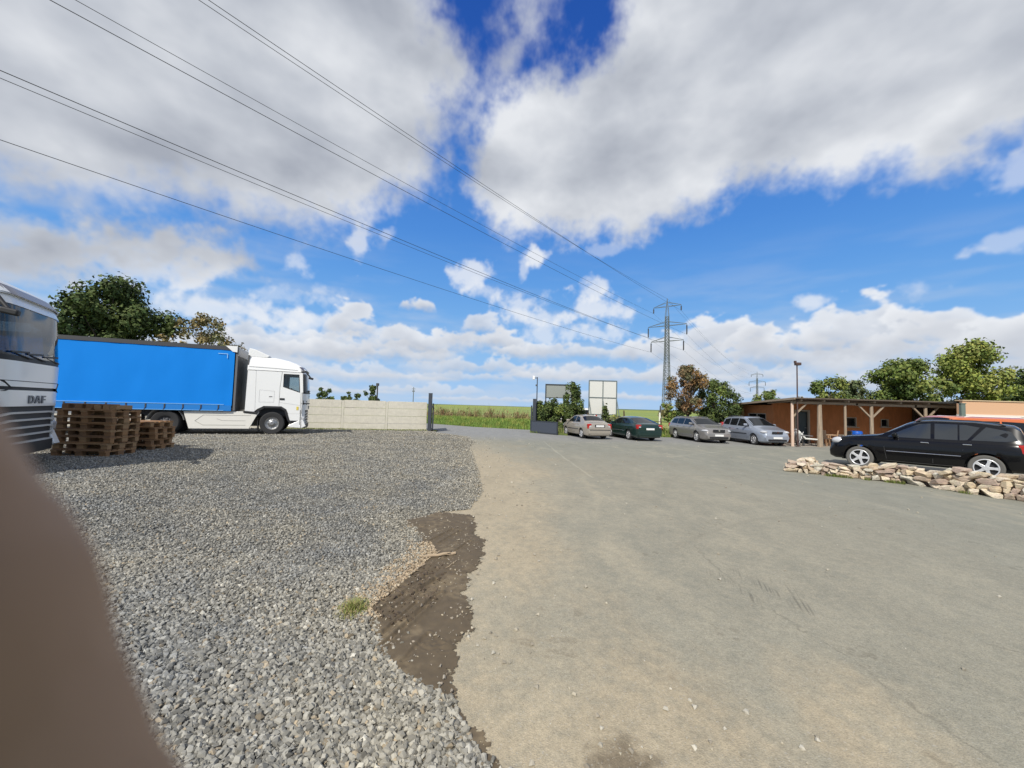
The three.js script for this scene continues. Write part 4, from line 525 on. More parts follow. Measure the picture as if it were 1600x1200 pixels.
    const [rx, ry, rl, rh, rd] = sp.tail; const tl = part('tail_light', [rbox(rl, rh, rd, 0.03, rx, ry, s * (half(rx) - rd / 2 + 0.012))], M.red, t); part('reversing_lens', [rbox(rl * 0.5, rh * 0.24, rd * 0.5, 0.015, rx - rl * 0.3, ry - rh * 0.05, s * (half(rx) - rd / 2 - 0.02))], M.lamp, tl);
    wheel(t, 0, R, s * (hw - 0.13), R, 0.225, s, mats.rim, sp.rimR || 0.66, sp.spokes || 7, sp.tyre || M.rubber); wheel(t, wb, R, s * (hw - 0.13), R, 0.225, s, mats.rim, sp.rimR || 0.66, sp.spokes || 7, sp.tyre || M.rubber);
    if (sp.rails) { const pts = []; for (let i = 0; i <= 10; i++) { const x = mix(sp.rails[0], sp.rails[1], i / 10), q = section(x); pts.push([x, q[11][1] + (i === 0 || i === 10 ? 0.005 : 0.045), s * q[11][0]]); } part('roof_rail', [tube(pts, 0.017, 24, 6)], sp.railMat || M.steel, t); }
  }
  const fw = half(x1 - 0.05);
  part('grille', [rbox(0.05, sp.grille[1], sp.grille[2], 0.02, x1 + 0.004, sp.grille[0], 0)], M.black, t); if (sp.badge) part('badge', [cyl(0.05, 0.05, 0.02, x1 + 0.034, sp.grille[0] + 0.02, 0, 16, 0, 0, Math.PI / 2)], M.chrome, t);
  part('air_intake', [rbox(0.05, 0.1, fw * 1.5, 0.02, x1 + 0.006, lo + 0.14, 0)], M.black, t); part('bumper_strip', [rbox(0.05, 0.05, fw * 1.86, 0.02, x1 - 0.028, lo + 0.3, 0)], sp.strip ? M.black : mats.paint, t);
  part('number_plate', [box(0.012, 0.11, 0.52, x1 + 0.042, lo + 0.27, 0)], M.plate, t); part('number_plate', [box(0.012, 0.11, 0.52, x0 - 0.032, sp.plateY, 0)], M.plate, t);
  part('rear_bumper', [rbox(0.1, 0.24, half(x0) * 1.97, 0.04, x0 + 0.02, lo + 0.24, 0)], mats.paint, t); part('bumper_strip', [rbox(0.05, 0.04, half(x0) * 1.9, 0.015, x0 - 0.014, lo + 0.36, 0)], sp.strip ? M.black : mats.paint, t);
  if (sp.garnish) part('plate_recess', [rbox(0.02, 0.16, 0.66, 0.01, x0 - 0.012, sp.plateY, 0)], M.black, t);
  return t;
}
const paint = (r, g, b, rough = 0.32) => P(r, g, b, rough, { metalness: 0.25, clearcoat: 0.8, clearcoatRoughness: 0.06 });
const alloy = S(0.62, 0.62, 0.63, 0.35, 0.6), brightAlloy = S(0.78, 0.78, 0.79, 0.3, 0.5);
const sedan = { wb: 2.46, of: 0.82, or: 0.94, W: 1.65, R: 0.3, low: 0.2, rf: 0.7, rr: 0.6, strip: true, top: [[-0.94, 0.86], [-0.9, 0.98], [-0.42, 1.03], [-0.3, 1.06], [0.42, 1.40], [0.8, 1.445], [1.4, 1.45], [1.7, 1.41], [2.42, 1.0], [2.6, 0.95], [3.1, 0.84], [3.22, 0.74], [3.28, 0.62]], belt: [[-0.94, 0.84], [-0.9, 0.95], [-0.3, 0.97], [2.4, 0.93], [3.1, 0.82], [3.28, 0.6]], ws: [2.36, 1.76], rw: [-0.2, 0.36],
  win: [[[0.28, 1.0], [0.56, 1.29], [1.0, 1.35], [1.0, 0.98]], [[1.08, 0.98], [1.08, 1.35], [1.5, 1.34], [2.1, 1.03], [2.1, 0.96]]], lines: [[[1.04, 0.3], [1.04, 0.95]], [[2.06, 0.34], [2.12, 0.92]], [[0.34, 0.66], [0.2, 0.96]]], mould: [0.36, 2.06, 0.56, 0.56, 0.018, 'black'], handles: [[0.42, 0.86], [1.2, 0.85]], mirror: [1.98, 1.04], head: [3.02, 0.70, 0.46, 0.2, 0.3], tail: [-0.84, 0.78, 0.2, 0.3, 0.24], plateY: 0.8, grille: [0.68, 0.12, 0.6], garnish: true };
const hatch = { wb: 2.51, of: 0.86, or: 1.10, W: 1.73, R: 0.31, low: 0.2, rf: 0.75, rr: 0.6, strip: false, top: [[-1.10, 0.9], [-1.06, 1.0], [-0.86, 1.06], [-0.72, 1.1], [0.2, 1.38], [0.7, 1.43], [1.4, 1.43], [1.75, 1.38], [2.5, 0.98], [2.7, 0.94], [3.2, 0.83], [3.3, 0.74], [3.37, 0.6]], belt: [[-1.10, 0.88], [-1.0, 0.96], [-0.7, 0.98], [2.5, 0.92], [3.2, 0.81], [3.37, 0.58]], ws: [2.44, 1.8], rw: [-0.74, 0.14],
  win: [[[-0.2, 1.02], [0.3, 1.25], [0.98, 1.33], [0.98, 0.98]], [[1.06, 0.98], [1.06, 1.33], [1.5, 1.32], [2.16, 1.02], [2.16, 0.95]]], lines: [[[1.02, 0.3], [1.02, 0.95]], [[2.1, 0.34], [2.16, 0.9]], [[0.36, 0.68], [0.1, 0.96]]], mould: [0.38, 2.1, 0.55, 0.55, 0.016, 'chrome'], handles: [[0.36, 0.84], [1.2, 0.84]], mirror: [2.02, 1.02], head: [3.08, 0.68, 0.5, 0.2, 0.34], tail: [-0.98, 0.84, 0.24, 0.26, 0.26], plateY: 0.72, grille: [0.66, 0.13, 0.6] };
const estate = { wb: 2.76, of: 0.96, or: 1.12, W: 1.82, R: 0.325, low: 0.2, rf: 0.85, rr: 0.5, top: [[-1.12, 0.86], [-1.08, 1.05], [-0.9, 1.26], [-0.68, 1.44], [-0.4, 1.49], [0.6, 1.51], [1.4, 1.5], [1.8, 1.44], [2.7, 1.03], [2.95, 0.98], [3.5, 0.86], [3.64, 0.76], [3.72, 0.6]], belt: [[-1.12, 0.84], [-1.0, 0.99], [2.7, 0.97], [3.5, 0.84], [3.72, 0.58]], ws: [2.62, 1.86], rw: [-1.0, -0.7],
  win: [[[-0.72, 1.05], [-0.5, 1.33], [0.1, 1.37], [0.14, 1.02]], [[0.2, 1.02], [0.16, 1.37], [1.0, 1.39], [1.0, 1.01]], [[1.08, 1.01], [1.08, 1.39], [1.6, 1.36], [2.34, 1.05], [2.34, 1.0]]], lines: [[[1.04, 0.3], [1.04, 0.98]], [[2.3, 0.34], [2.36, 0.95]], [[0.38, 0.72], [0.16, 1.0]]], mould: [0.4, 2.3, 0.4, 0.4, 0.012, 'paint'], handles: [[0.36, 0.88], [1.24, 0.88]], mirror: [2.2, 1.09], head: [3.38, 0.72, 0.6, 0.17, 0.36], tail: [-1.04, 0.88, 0.2, 0.24, 0.3], plateY: 0.76, grille: [0.73, 0.16, 0.72], badge: true, rails: [-0.6, 1.5] };
const mpv = { wb: 2.69, of: 0.86, or: 0.77, W: 1.74, R: 0.315, low: 0.2, rf: 0.8, rr: 0.4, strip: true, top: [[-0.77, 0.86], [-0.74, 1.1], [-0.62, 1.45], [-0.45, 1.57], [0.2, 1.62], [1.2, 1.63], [1.6, 1.58], [2.5, 1.12], [2.75, 1.03], [3.3, 0.9], [3.46, 0.8], [3.55, 0.62]], belt: [[-0.77, 0.84], [-0.72, 1.04], [2.5, 0.98], [3.3, 0.86], [3.55, 0.6]], ws: [2.5, 1.66], rw: [-0.7, -0.52],
  win: [[[-0.5, 1.1], [-0.38, 1.42], [0.14, 1.48], [0.18, 1.07]], [[0.25, 1.07], [0.22, 1.48], [0.98, 1.5], [0.98, 1.05]], [[1.06, 1.05], [1.06, 1.5], [1.5, 1.46], [2.16, 1.1], [2.16, 1.03]]], lines: [[[1.02, 0.3], [1.02, 1.02]], [[2.12, 0.36], [2.18, 0.99]], [[0.38, 0.72], [0.22, 1.04]]], mould: [0.36, 2.1, 0.62, 0.62, 0.02, 'black'], handles: [[0.4, 0.9], [1.22, 0.89]], mirror: [2.02, 1.14], head: [3.28, 0.78, 0.5, 0.19, 0.36], tail: [-0.68, 1.0, 0.16, 0.4, 0.2], plateY: 0.76, grille: [0.76, 0.12, 0.62], badge: true, rails: [-0.4, 1.3] };
const suv = { wb: 2.915, of: 0.88, or: 0.86, W: 1.91, R: 0.38, low: 0.30, rf: 0.8, rr: 0.5, rimR: 0.70, spokes: 5, chromeHandles: true, top: [[-0.86, 0.98], [-0.84, 1.12], [-0.76, 1.38], [-0.68, 1.58], [-0.56, 1.67], [0.2, 1.77], [1.1, 1.785], [1.45, 1.75], [1.72, 1.645], [2.32, 1.265], [2.46, 1.215], [3.3, 1.12], [3.62, 1.0], [3.76, 0.87], [3.795, 0.68]], belt: [[-0.86, 0.95], [-0.8, 1.14], [2.5, 1.13], [3.3, 1.05], [3.62, 0.96], [3.795, 0.66]], ws: [2.28, 1.56], rw: [-0.77, -0.67], tum: 0.28,
  win: [[[-0.62, 1.23], [-0.50, 1.48], [-0.02, 1.59], [0.28, 1.175], [-0.4, 1.18]], [[0.10, 1.57], [0.36, 1.18], [0.42, 1.165], [0.52, 1.16], [0.52, 1.635], [0.4, 1.635]], [[0.56, 1.16], [1.06, 1.155], [1.06, 1.645], [0.56, 1.64]], [[1.15, 1.155], [1.15, 1.645], [1.42, 1.61], [1.7, 1.46], [2.16, 1.185], [2.16, 1.15]]], lines: [[[1.105, 0.4], [1.105, 1.12]], [[2.2, 0.42], [2.26, 0.8], [2.2, 1.12]], [[0.46, 0.86], [0.3, 1.14]], [[0.62, 0.36], [2.2, 0.36]]], mould: [0.5, 2.2, 0.68, 0.68, 0.014, 'chrome'], handles: [[0.36, 1.04], [1.28, 1.03]], mirror: [1.98, 1.23], head: [3.52, 0.92, 0.42, 0.26, 0.3], tail: [-0.74, 0.98, 0.26, 0.26, 0.28], plateY: 0.9, grille: [0.82, 0.26, 0.7], rails: [-0.4, 1.5] };
const minibus = { cat: 'van', wb: 3.0, of: 0.9, or: 0.99, W: 1.9, R: 0.33, low: 0.22, rf: 0.5, rr: 0.3, tum: 0.14, top: [[-0.99, 1.0], [-0.96, 1.6], [-0.85, 1.88], [-0.7, 1.94], [2.2, 1.95], [2.45, 1.88], [3.2, 1.28], [3.4, 1.2], [3.8, 1.05], [3.9, 0.75]], belt: [[-0.99, 0.98], [-0.9, 1.16], [3.2, 1.1], [3.8, 0.95], [3.9, 0.7]], ws: [3.1, 2.46], rw: [-0.95, -0.88],
  win: [[[-0.8, 1.22], [-0.76, 1.72], [0.5, 1.76], [0.5, 1.2]], [[0.58, 1.2], [0.58, 1.76], [1.72, 1.76], [1.72, 1.18]], [[1.82, 1.18], [1.82, 1.74], [2.26, 1.7], [2.86, 1.24], [2.86, 1.16]]], lines: [[[1.77, 0.36], [1.77, 1.16]], [[0.54, 0.36], [0.54, 1.16]]], handles: [[1.62, 1.0], [1.95, 1.0]], mirror: [2.7, 1.3], head: [3.72, 0.85, 0.3, 0.24, 0.3], tail: [-0.9, 1.1, 0.16, 0.5, 0.14], plateY: 0.8, grille: [0.86, 0.14, 0.9], rails: [-0.6, 1.9] };
// heading h = (hx, hz) from the yard: yaw = atan2(-hz, hx)
const toYaw = (hx, hz) => Math.atan2(-hz, hx);
function parkCar(name, label, sp, rear, h, mats) { const l = Math.hypot(...h), hx = h[0] / l, hz = h[1] / l, rx = -hz, rz = hx; /* right-hand direction */ const side = rear[2]; return car(name, label, sp, [rear[0] - rx * side * (sp.W / 2 - 0.13), 0.002, rear[1] - rz * side * (sp.W / 2 - 0.13)], toYaw(hx, hz), mats); }
parkCar('parked_car', 'beige brown saloon car parked with its boot towards the yard', sedan, [4.44, -25.4, -1], [-0.25, -0.97], { paint: paint(0.36, 0.32, 0.265), rim: alloy });
parkCar('parked_car', 'dark green hatchback parked with its tail towards the yard', hatch, [7.29, -25.2, -1], [-0.2, -0.98], { paint: paint(0.007, 0.030, 0.025), rim: alloy });
parkCar('parked_car', 'grey estate car with roof rails parked nose out beside the trees', { ...estate }, [11.2, -27.75, 1], [0.06, 1], { paint: paint(0.225, 0.215, 0.205), rim: alloy });
parkCar('parked_car', 'silver blue people carrier parked nose out beside the orange building', { ...mpv }, [14.1, -26.65, 1], [0.05, 1], { paint: paint(0.29, 0.325, 0.385), rim: alloy });
parkCar('parked_car', 'large black off-road car standing behind the low stone wall', { ...suv, tyre: S(0.12, 0.115, 0.105, 0.95), railMat: M.black, glass: P(0.02, 0.024, 0.028, 0.02, { ior: 1.7, clearcoat: 0.6, clearcoatRoughness: 0.01 }) }, [14.2, -12.3, -1], [-0.63, -0.77], { paint: P(0.003, 0.003, 0.004, 0.22, { clearcoat: 0.3, clearcoatRoughness: 0.03, specularIntensity: 0.6 }), rim: brightAlloy });
car('orange_minibus', 'orange minibus with dark windows and white roof rails behind the black car', { ...minibus, railMat: M.white }, [21.0, 0.002, -17.9], Math.PI - 0.02, { paint: paint(0.72, 0.17, 0.035), rim: alloy });
car('white_van', 'white van standing beyond the fence behind the billboards', { ...minibus }, [8.2, -0.03, -42.5], Math.PI - 0.5, { paint: M.white, rim: alloy });
// ---------------------------------------------------------------- billboards, fence, small things behind the cars
{
  const fr = S(0.035, 0.04, 0.045, 0.6), b = thing('billboard', 'grey billboard in a dark frame rising out of the shrubs', 'billboard', [3.86, 0, -33]);
  part('panel', [box(2.2, 1.02, 0.04, 0, 3.17, 0)], S(0.27, 0.29, 0.27, 0.7), b); part('frame', [box(2.32, 0.09, 0.09, 0, 3.7, 0.01), box(2.32, 0.06, 0.09, 0, 2.64, 0.01), box(0.08, 1.0, 0.09, -1.12, 3.17, 0.01), box(0.08, 1.0, 0.09, 1.12, 3.17, 0.01)], fr, b); for (const x of [-1.1, 1.1]) part('leg', [cyl(0.045, 0.045, 2.7, x, 1.3, -0.05, 10)], fr, b);
  const w = S(0.62, 0.62, 0.58, 0.7), g = S(0.15, 0.18, 0.18, 0.6, 0.3), t = thing('billboard', 'large white billboard of four panels on a grey steel frame', 'billboard', [7.12, 0, -32]);
  for (const [x, y] of [[-0.53, 3.38], [0.53, 3.38], [-0.53, 2.07], [0.53, 2.07]]) part('panel', [box(1.0, 1.25, 0.03, x, y, 0)], w, t);
  part('frame', [box(2.2, 0.07, 0.07, 0, 4.05, 0.01), box(2.2, 0.07, 0.07, 0, 2.725, 0.01), box(2.2, 0.07, 0.07, 0, 1.41, 0.01), box(0.07, 2.6, 0.07, -1.08, 2.73, 0.013), box(0.07, 2.6, 0.07, 0, 2.73, 0.013), box(0.07, 2.6, 0.07, 1.08, 2.73, 0.013)], g, t);
  for (const x of [-1.08, 0, 1.08]) { part('leg', [box(0.07, 1.45, 0.07, x, 0.7, 0)], g, t); part('strut', [rod([x - 0.02, 2.7, 0.05], [x + 0.22, 0, 0.9], 0.035)], g, t); }
}
{
  const wood = S(0.10, 0.065, 0.035, 0.95), posts = [[5.9, 1.5], [8.7, 1.75], [11.5, 1.25], [3.9, 1.3]], lab = ['short dark wooden fence post between the shrubs and the white billboard', 'tall dark wooden fence post behind the green hatchback', 'leaning brown wooden fence post in the grass before the grey estate', 'dark wooden fence post inside the shrubs'];
  posts.forEach(([x, h], i) => { const t = thing('fence_post', lab[i], 'post', [x, -0.04, -31.3], 0, 'fence posts along the field'); t.rotation.z = [0.02, 0.06, 0.07, -0.03][i]; part('stake', [cyl(0.055, 0.07, h, 0, h / 2, 0, 8)], wood, t); part('tip', [cyl(0.01, 0.055, 0.1, 0, h + 0.05, 0, 8)], wood, t); });
  const r = thing('fence_cable', 'thin dark cable strung between the wooden fence posts', 'cable', [0, 0, 0]); part('cable', [tube([[3.9, 1.0, -31.25], [5.9, 1.05, -31.25], [8.75, 1.06, -31.25], [11.55, 1.0, -31.25], [14, 1.0, -31.2]], 0.03, 40, 6)], S(0.09, 0.08, 0.05, 0.9), r);
  const k = thing('marker_post', 'white marker post with dark top standing in the field', 'post', [16.3, -0.05, -45]); part('shaft', [cyl(0.09, 0.13, 1.7, 0, 0.85, 0, 10)], S(0.7, 0.68, 0.6, 0.8), k); part('cap', [cyl(0.07, 0.1, 0.8, 0.06, 2.05, 0, 8)], M.dusty, k);
  const s = thing('scooter', 'white scooter with a red top box between the two silver cars', 'scooter', [13.6, 0, -27.6], 0.6);
  part('body', [rbox(0.75, 0.34, 0.34, 0.1, 0.05, 0.62, 0), rbox(0.4, 0.16, 0.3, 0.07, -0.25, 0.86, 0)], M.white, s); part('leg_shield', [rbox(0.1, 0.75, 0.42, 0.05, 0.52, 0.72, 0, 0, 0, 0.25), rod([0.5, 0.9, 0], [0.42, 1.12, 0], 0.03)], M.white, s); part('top_box', [rbox(0.34, 0.26, 0.34, 0.08, -0.5, 1.1, 0)], S(0.5, 0.06, 0.05, 0.5), s); part('handlebar', [rod([0.4, 1.12, -0.3], [0.4, 1.12, 0.3], 0.02)], M.black, s); for (const x of [-0.45, 0.72]) wheel(s, x, 0.22, 0, 0.22, 0.1, 1, alloy, 0.55, 5);
}
// ---------------------------------------------------------------- porch building
{
  const t = thing('porch_building', 'low orange building with a timber porch under a flat roof', 'building');
  const orange = (() => { const m = tex(512, 256, (x, y, u, v) => { const n = fbm(u * 6, v * 3, 2, 5), f = N3(x * 0.5, y * 0.5, 1), q = 1 + n * 0.2 + f * 0.06; return [0.50 * q, 0.19 * q, 0.07 * q]; }); return S(1, 1, 1, 0.95, 0, { map: m }); })();
  const grey = (() => { const m = tex(64, 256, (x, y, u, v) => { const q = 1 + fbm(u * 8, v * 3, 4, 4) * 0.4; return [0.30 * q, 0.235 * q, 0.17 * q]; }); return S(1, 1, 1, 0.95, 0, { map: m }); })();
  const XL = 16.75, XR = 22.9, ZF = -26.3, ZB = -30.2, fr = S(0.42, 0.36, 0.28, 0.8), glass = M.tint;
  // front wall: pieces round a door and two windows, back and side walls
  const wallPc = (x0, x1, y0, y1) => part('wall', [box(x1 - x0, y1 - y0, 0.2, (x0 + x1) / 2, (y0 + y1) / 2, ZF)], orange, t);
  const op = [[18.15, 19.0, 0, 2.05], [21.3, 22.05, 1.15, 1.75]]; wallPc(XL, 18.15, 0, 2.55); wallPc(18.15, 19.0, 2.05, 2.55); wallPc(19.0, 21.3, 0, 2.55); wallPc(21.3, 22.05, 0, 1.15); wallPc(21.3, 22.05, 1.75, 2.55); wallPc(22.05, 23.6, 0, 2.55); wallPc(23.6, 24.1, 0, 1.2); wallPc(23.6, 24.1, 1.7, 2.55); wallPc(24.1, 25.6, 0, 2.55);
  part('wall', [box(0.2, 2.4, 0.55, XL + 0.1, 1.2, -26.68)], orange, t); part('wall', [box(0.2, 2.4, 1.1, XL + 0.1, 1.2, -29.6)], orange, t); part('wall', [box(0.2, 0.9, 2.1, XL + 0.1, 0.45, -28.0)], orange, t); part('wall', [box(0.2, 0.55, 2.1, XL + 0.1, 2.13, -28.0)], orange, t); part('back_wall', [box(8.9, 2.35, 0.2, 21.2, 1.18, ZB)], orange, t); part('wall', [box(0.2, 2.5, 3.9, 25.5, 1.25, -28.2)], orange, t);
  const w1 = part('window', [box(0.06, 1.0, 2.1, XL + 0.1, 1.36, -28.0)], glass, t); part('frame', [box(0.1, 0.08, 2.16, XL + 0.06, 1.84, -28.0), box(0.1, 0.08, 2.16, XL + 0.06, 0.9, -28.0), box(0.1, 0.9, 0.08, XL + 0.06, 1.37, -27.0), box(0.1, 0.9, 0.08, XL + 0.06, 1.37, -29.0), box(0.1, 0.9, 0.06, XL + 0.06, 1.37, -28.0)], fr, w1);
  const dr = part('door', [box(0.78, 2.0, 0.06, 18.57, 1.0, ZF - 0.02)], S(0.03, 0.045, 0.05, 0.3), t); part('frame', [box(0.09, 2.1, 0.26, 18.14, 1.05, ZF + 0.01), box(0.09, 2.1, 0.26, 19.01, 1.05, ZF + 0.01), box(0.98, 0.09, 0.27, 18.57, 2.09, ZF + 0.01)], fr, dr); part('handle', [rod([18.86, 1.0, ZF + 0.03], [18.86, 1.0, ZF + 0.09], 0.015), rod([18.86, 1.0, ZF + 0.09], [18.74, 1.0, ZF + 0.09], 0.014)], M.steel, dr);
  for (const [a, b, c, d] of [[21.3, 22.05, 1.15, 1.75], [23.6, 24.1, 1.2, 1.7]]) { const w = part('window', [box(b - a - 0.04, d - c - 0.04, 0.03, (a + b) / 2, (c + d) / 2, ZF)], glass, t); part('frame', [box(b - a, 0.05, 0.22, (a + b) / 2, c + 0.025, ZF + 0.01), box(b - a, 0.05, 0.22, (a + b) / 2, d - 0.025, ZF + 0.01), box(0.05, d - c - 0.1, 0.22, a + 0.025, (c + d) / 2, ZF + 0.01), box(0.05, d - c - 0.1, 0.22, b - 0.025, (c + d) / 2, ZF + 0.01)], fr, w); part('sill', [box(b - a + 0.16, 0.05, 0.16, (a + b) / 2, c - 0.03, ZF + 0.15)], fr, w); }
  for (let i = 0; i < 9; i++) part('slat', [box(0.13, 1.9, 0.05, 25.75 + i * 0.17, 1.5, ZF + 0.1 - i * 0.02)], S(0.10, 0.07, 0.05, 0.95), t);
  // roof: a thin sheet falling to the back, ribbed edge, joists
  const slope = 0.045, ry = (z) => 2.72 + (z + 23.4) * slope; const roofG = box(11.3, 0.05, 7.4, 21.8, 0, 0); roofG.translate(0, 0, 0); roofG.rotateX(-slope * 0); const p = roofG.attributes.position; for (let i = 0; i < p.count; i++) { p.setZ(i, p.getZ(i) - 27.0); p.setY(i, p.getY(i) + ry(p.getZ(i)) + 0.03); } roofG.computeVertexNormals(); const rf = part('roof', roofG, S(0.10, 0.075, 0.055, 0.9), t);
  for (let i = 0; i < 56; i++) part('roof_rib', [box(0.06, 0.035, 0.5, 16.25 + i * 0.2, ry(-23.55) + 0.07, -23.55)], S(0.23, 0.19, 0.15, 0.8), rf);
  part('verge_board', [bar([16.13, ry(-23.3) + 0.02, -23.3], [16.13, ry(-30.6) + 0.02, -30.6], 0.04, 0.12)], grey, rf);
  const beam = (x0, x1, y) => part('beam', [box(x1 - x0, 0.13, 0.12, (x0 + x1) / 2, y, -23.7)], grey, t); beam(16.2, 20.0, 2.52); beam(19.9, 23.4, 2.50); beam(23.3, 27.1, 2.51);
  for (const x of [16.6, 17.9, 19.3, 20.8, 22.3, 23.9, 25.4, 26.9]) part('joist', [bar([x, ry(-23.4) - 0.06, -23.42], [x, ry(-26.5) - 0.06, -26.5], 0.1, 0.1)], grey, t);
  const posts = [[16.24, 0.075, 0.09], [17.82, 0.11, 0.16], [19.3, 0.065, 0.075], [20.82, 0.085, 0.11], [23.95, 0.08, 0.10], [26.8, 0.09, 0.10]];
  posts.forEach(([x, a, b], i) => part('post', [cyl(a, b, 2.46, x, 1.23, -23.7, 10)], i === 0 ? S(0.62, 0.46, 0.36, 0.9) : grey, t));
  const brace = (x, s) => part('brace', [bar([x, 1.72, -23.7], [x + s * 0.75, 2.46, -23.7], 0.075, 0.075)], grey, t); brace(16.3, 1); brace(20.82, 1); brace(20.82, -1); brace(23.95, 1); brace(23.95, -1); brace(26.8, -1);
  part('porch_floor', [box(10.6, 0.03, 2.6, 21.5, 0.012, -24.95)], S(0.3, 0.27, 0.23, 0.95), t);
  part('wall_cabinet', [box(0.25, 0.45, 0.5, XL - 0.12, 1.75, -29.7)], S(0.42, 0.32, 0.14, 0.9), t);
}
{
  const b = thing('peach_building', 'long low peach rendered building beyond the orange minibus', 'building'), pe = S(0.60, 0.37, 0.225, 0.9), Z = -22.2;
  part('fascia', [box(22, 0.72, 0.3, 35.3, 2.45, Z)], pe, b); part('coping', [box(22.1, 0.05, 0.4, 35.3, 2.84, Z)], S(0.55, 0.42, 0.27, 0.8), b); part('trim', [box(22, 0.1, 0.36, 35.3, 2.05, Z + 0.01)], S(0.72, 0.66, 0.58, 0.7), b); part('wall', [box(22, 2.0, 0.2, 35.3, 1.0, Z - 1.6)], pe, b); part('roof_slab', [box(22, 0.1, 6, 35.3, 2.74, Z - 3)], M.dusty, b); part('back_wall', [box(22, 2.7, 0.2, 35.3, 1.35, Z - 6)], pe, b); for (let i = 0; i < 6; i++) part('column', [box(0.25, 2.0, 0.25, 25 + i * 4.1, 1.0, Z)], pe, b);
  for (let i = 0; i < 5; i++) { const w = part('window', [box(2.2, 1.1, 0.04, 27 + i * 4.1, 1.35, Z - 1.48)], M.tint, b); part('frame', [box(2.3, 0.06, 0.1, 27 + i * 4.1, 1.93, Z - 1.46), box(2.3, 0.06, 0.1, 27 + i * 4.1, 0.78, Z - 1.46)], M.plate, w); }
  const d = thing('downpipe_box', 'grey green metal cabinet at the corner of the peach building', 'cabinet', [23.45, 0, -21.3]); part('cabinet', [box(0.22, 2.62, 0.12, 0, 1.31, 0)], S(0.13, 0.17, 0.15, 0.7), d); part('cap', [box(0.26, 0.04, 0.16, 0, 2.64, 0)], S(0.13, 0.17, 0.15, 0.7), d);
}
{ // lamp pole and the clutter on the porch
  const br = S(0.09, 0.055, 0.048, 0.7, 0.2), l = thing('lamp_pole', 'rust brown lamp pole at the corner of the porch', 'lamp pole', [16.42, 0, -23.52]); part('pole', [cyl(0.032, 0.042, 4.72, 0, 2.36, 0, 12)], br, l); part('lamp_head', [rbox(0.3, 0.16, 0.22, 0.03, 0.02, 4.74, 0.04), box(0.1, 0.12, 0.1, -0.1, 4.86, 0)], br, l); part('base_plate', [box(0.2, 0.02, 0.2, 0, 0.012, 0)], br, l);
  const bl = thing('blue_barrel', 'blue plastic barrel standing before the porch window', 'barrel', [20.35, 0.03, -24.2]); const prof = [[0, 0], [0.27, 0], [0.29, 0.03], [0.295, 0.28], [0.305, 0.3], [0.295, 0.32], [0.295, 0.6], [0.305, 0.62], [0.295, 0.64], [0.29, 0.86], [0.25, 0.93], [0, 0.93]].map((q) => new THREE.Vector2(...q)); part('drum', new THREE.LatheGeometry(prof, 28), P(0.012, 0.10, 0.48, 0.35), bl); part('bung', [cyl(0.045, 0.045, 0.04, 0.14, 0.945, 0, 12)], M.black, bl); part('bung', [cyl(0.045, 0.045, 0.04, -0.14, 0.945, 0, 12)], M.black, bl);
  // padded recliner, pram-like: white cushions with a dark stripe on thin legs
  const rc = thing('reclining_chair', 'white and black padded reclining chair on the porch', 'chair', [17.15, 0.03, -24.0], -0.15), wh = S(0.62, 0.62, 0.58, 0.8); part('backrest', [rbox(0.75, 0.1, 0.5, 0.04, -0.26, 0.66, 0, 0, 0, -0.85)], wh, rc); part('seat', [rbox(0.62, 0.09, 0.5, 0.04, 0.28, 0.40, 0, 0, 0, -0.05)], wh, rc); part('stripe', [rbox(0.6, 0.02, 0.2, 0.008, -0.22, 0.735, 0.05, 0, 0, -0.85)], S(0.02, 0.025, 0.04, 0.6), rc); for (const [x, z] of [[-0.2, 0.22], [-0.2, -0.22], [0.5, 0.22], [0.5, -0.22]]) part('leg', [rod([x, 0, z], [x * 0.8, 0.4, z], 0.015)], M.black, rc); for (const z of [-0.27, 0.27]) part('armrest', [rod([-0.3, 0.62, z], [0.3, 0.58, z], 0.02)], M.steel, rc);
  const pr = thing('pushchair', 'small folded grey and white pushchair beside the lamp pole', 'pushchair', [16.72, 0.03, -23.95], 0.4); part('seat', [rbox(0.3, 0.4, 0.34, 0.06, 0, 0.5, 0, 0, 0, 0.4)], S(0.3, 0.3, 0.29, 0.9), pr); part('hood', [rbox(0.26, 0.14, 0.34, 0.06, -0.05, 0.74, 0, 0, 0, 0.3)], wh, pr); part('frame', [rod([-0.2, 0.1, 0.18], [0.22, 0.8, 0.18], 0.015), rod([-0.2, 0.1, -0.18], [0.22, 0.8, -0.18], 0.015), rod([0.24, 0.1, 0.18], [-0.1, 0.5, 0.18], 0.015), rod([0.24, 0.1, -0.18], [-0.1, 0.5, -0.18], 0.015)], M.steel, pr); for (const [x, z] of [[-0.2, 0.18], [-0.2, -0.18], [0.24, 0.18], [0.24, -0.18]]) wheel(pr, x, 0.1, z, 0.1, 0.04, 1, M.steel, 0.5, 5);
  const chair = (label, x, z, yaw, m, fm) => { const c = thing('garden_chair', label, 'chair', [x, 0.03, z], yaw, 'chairs on the porch'); part('seat', [rbox(0.46, 0.05, 0.46, 0.02, 0, 0.44, 0)], m, c); part('backrest', [rbox(0.05, 0.46, 0.46, 0.02, -0.24, 0.7, 0, 0, 0, 0.14)], m, c); for (const a of [-0.2, 0.2]) for (const b of [-0.2, 0.2]) part('leg', [rod([a * 1.15, 0, b * 1.1], [a, 0.44, b], 0.018)], fm, c); for (const b of [-0.24, 0.24]) part('armrest', [rod([-0.24, 0.66, b], [0.2, 0.64, b], 0.02), rod([0.2, 0.64, b], [0.2, 0.44, b], 0.018)], fm, c); };
  const tan = S(0.42, 0.25, 0.14, 0.8), dk = S(0.03, 0.03, 0.032, 0.8);
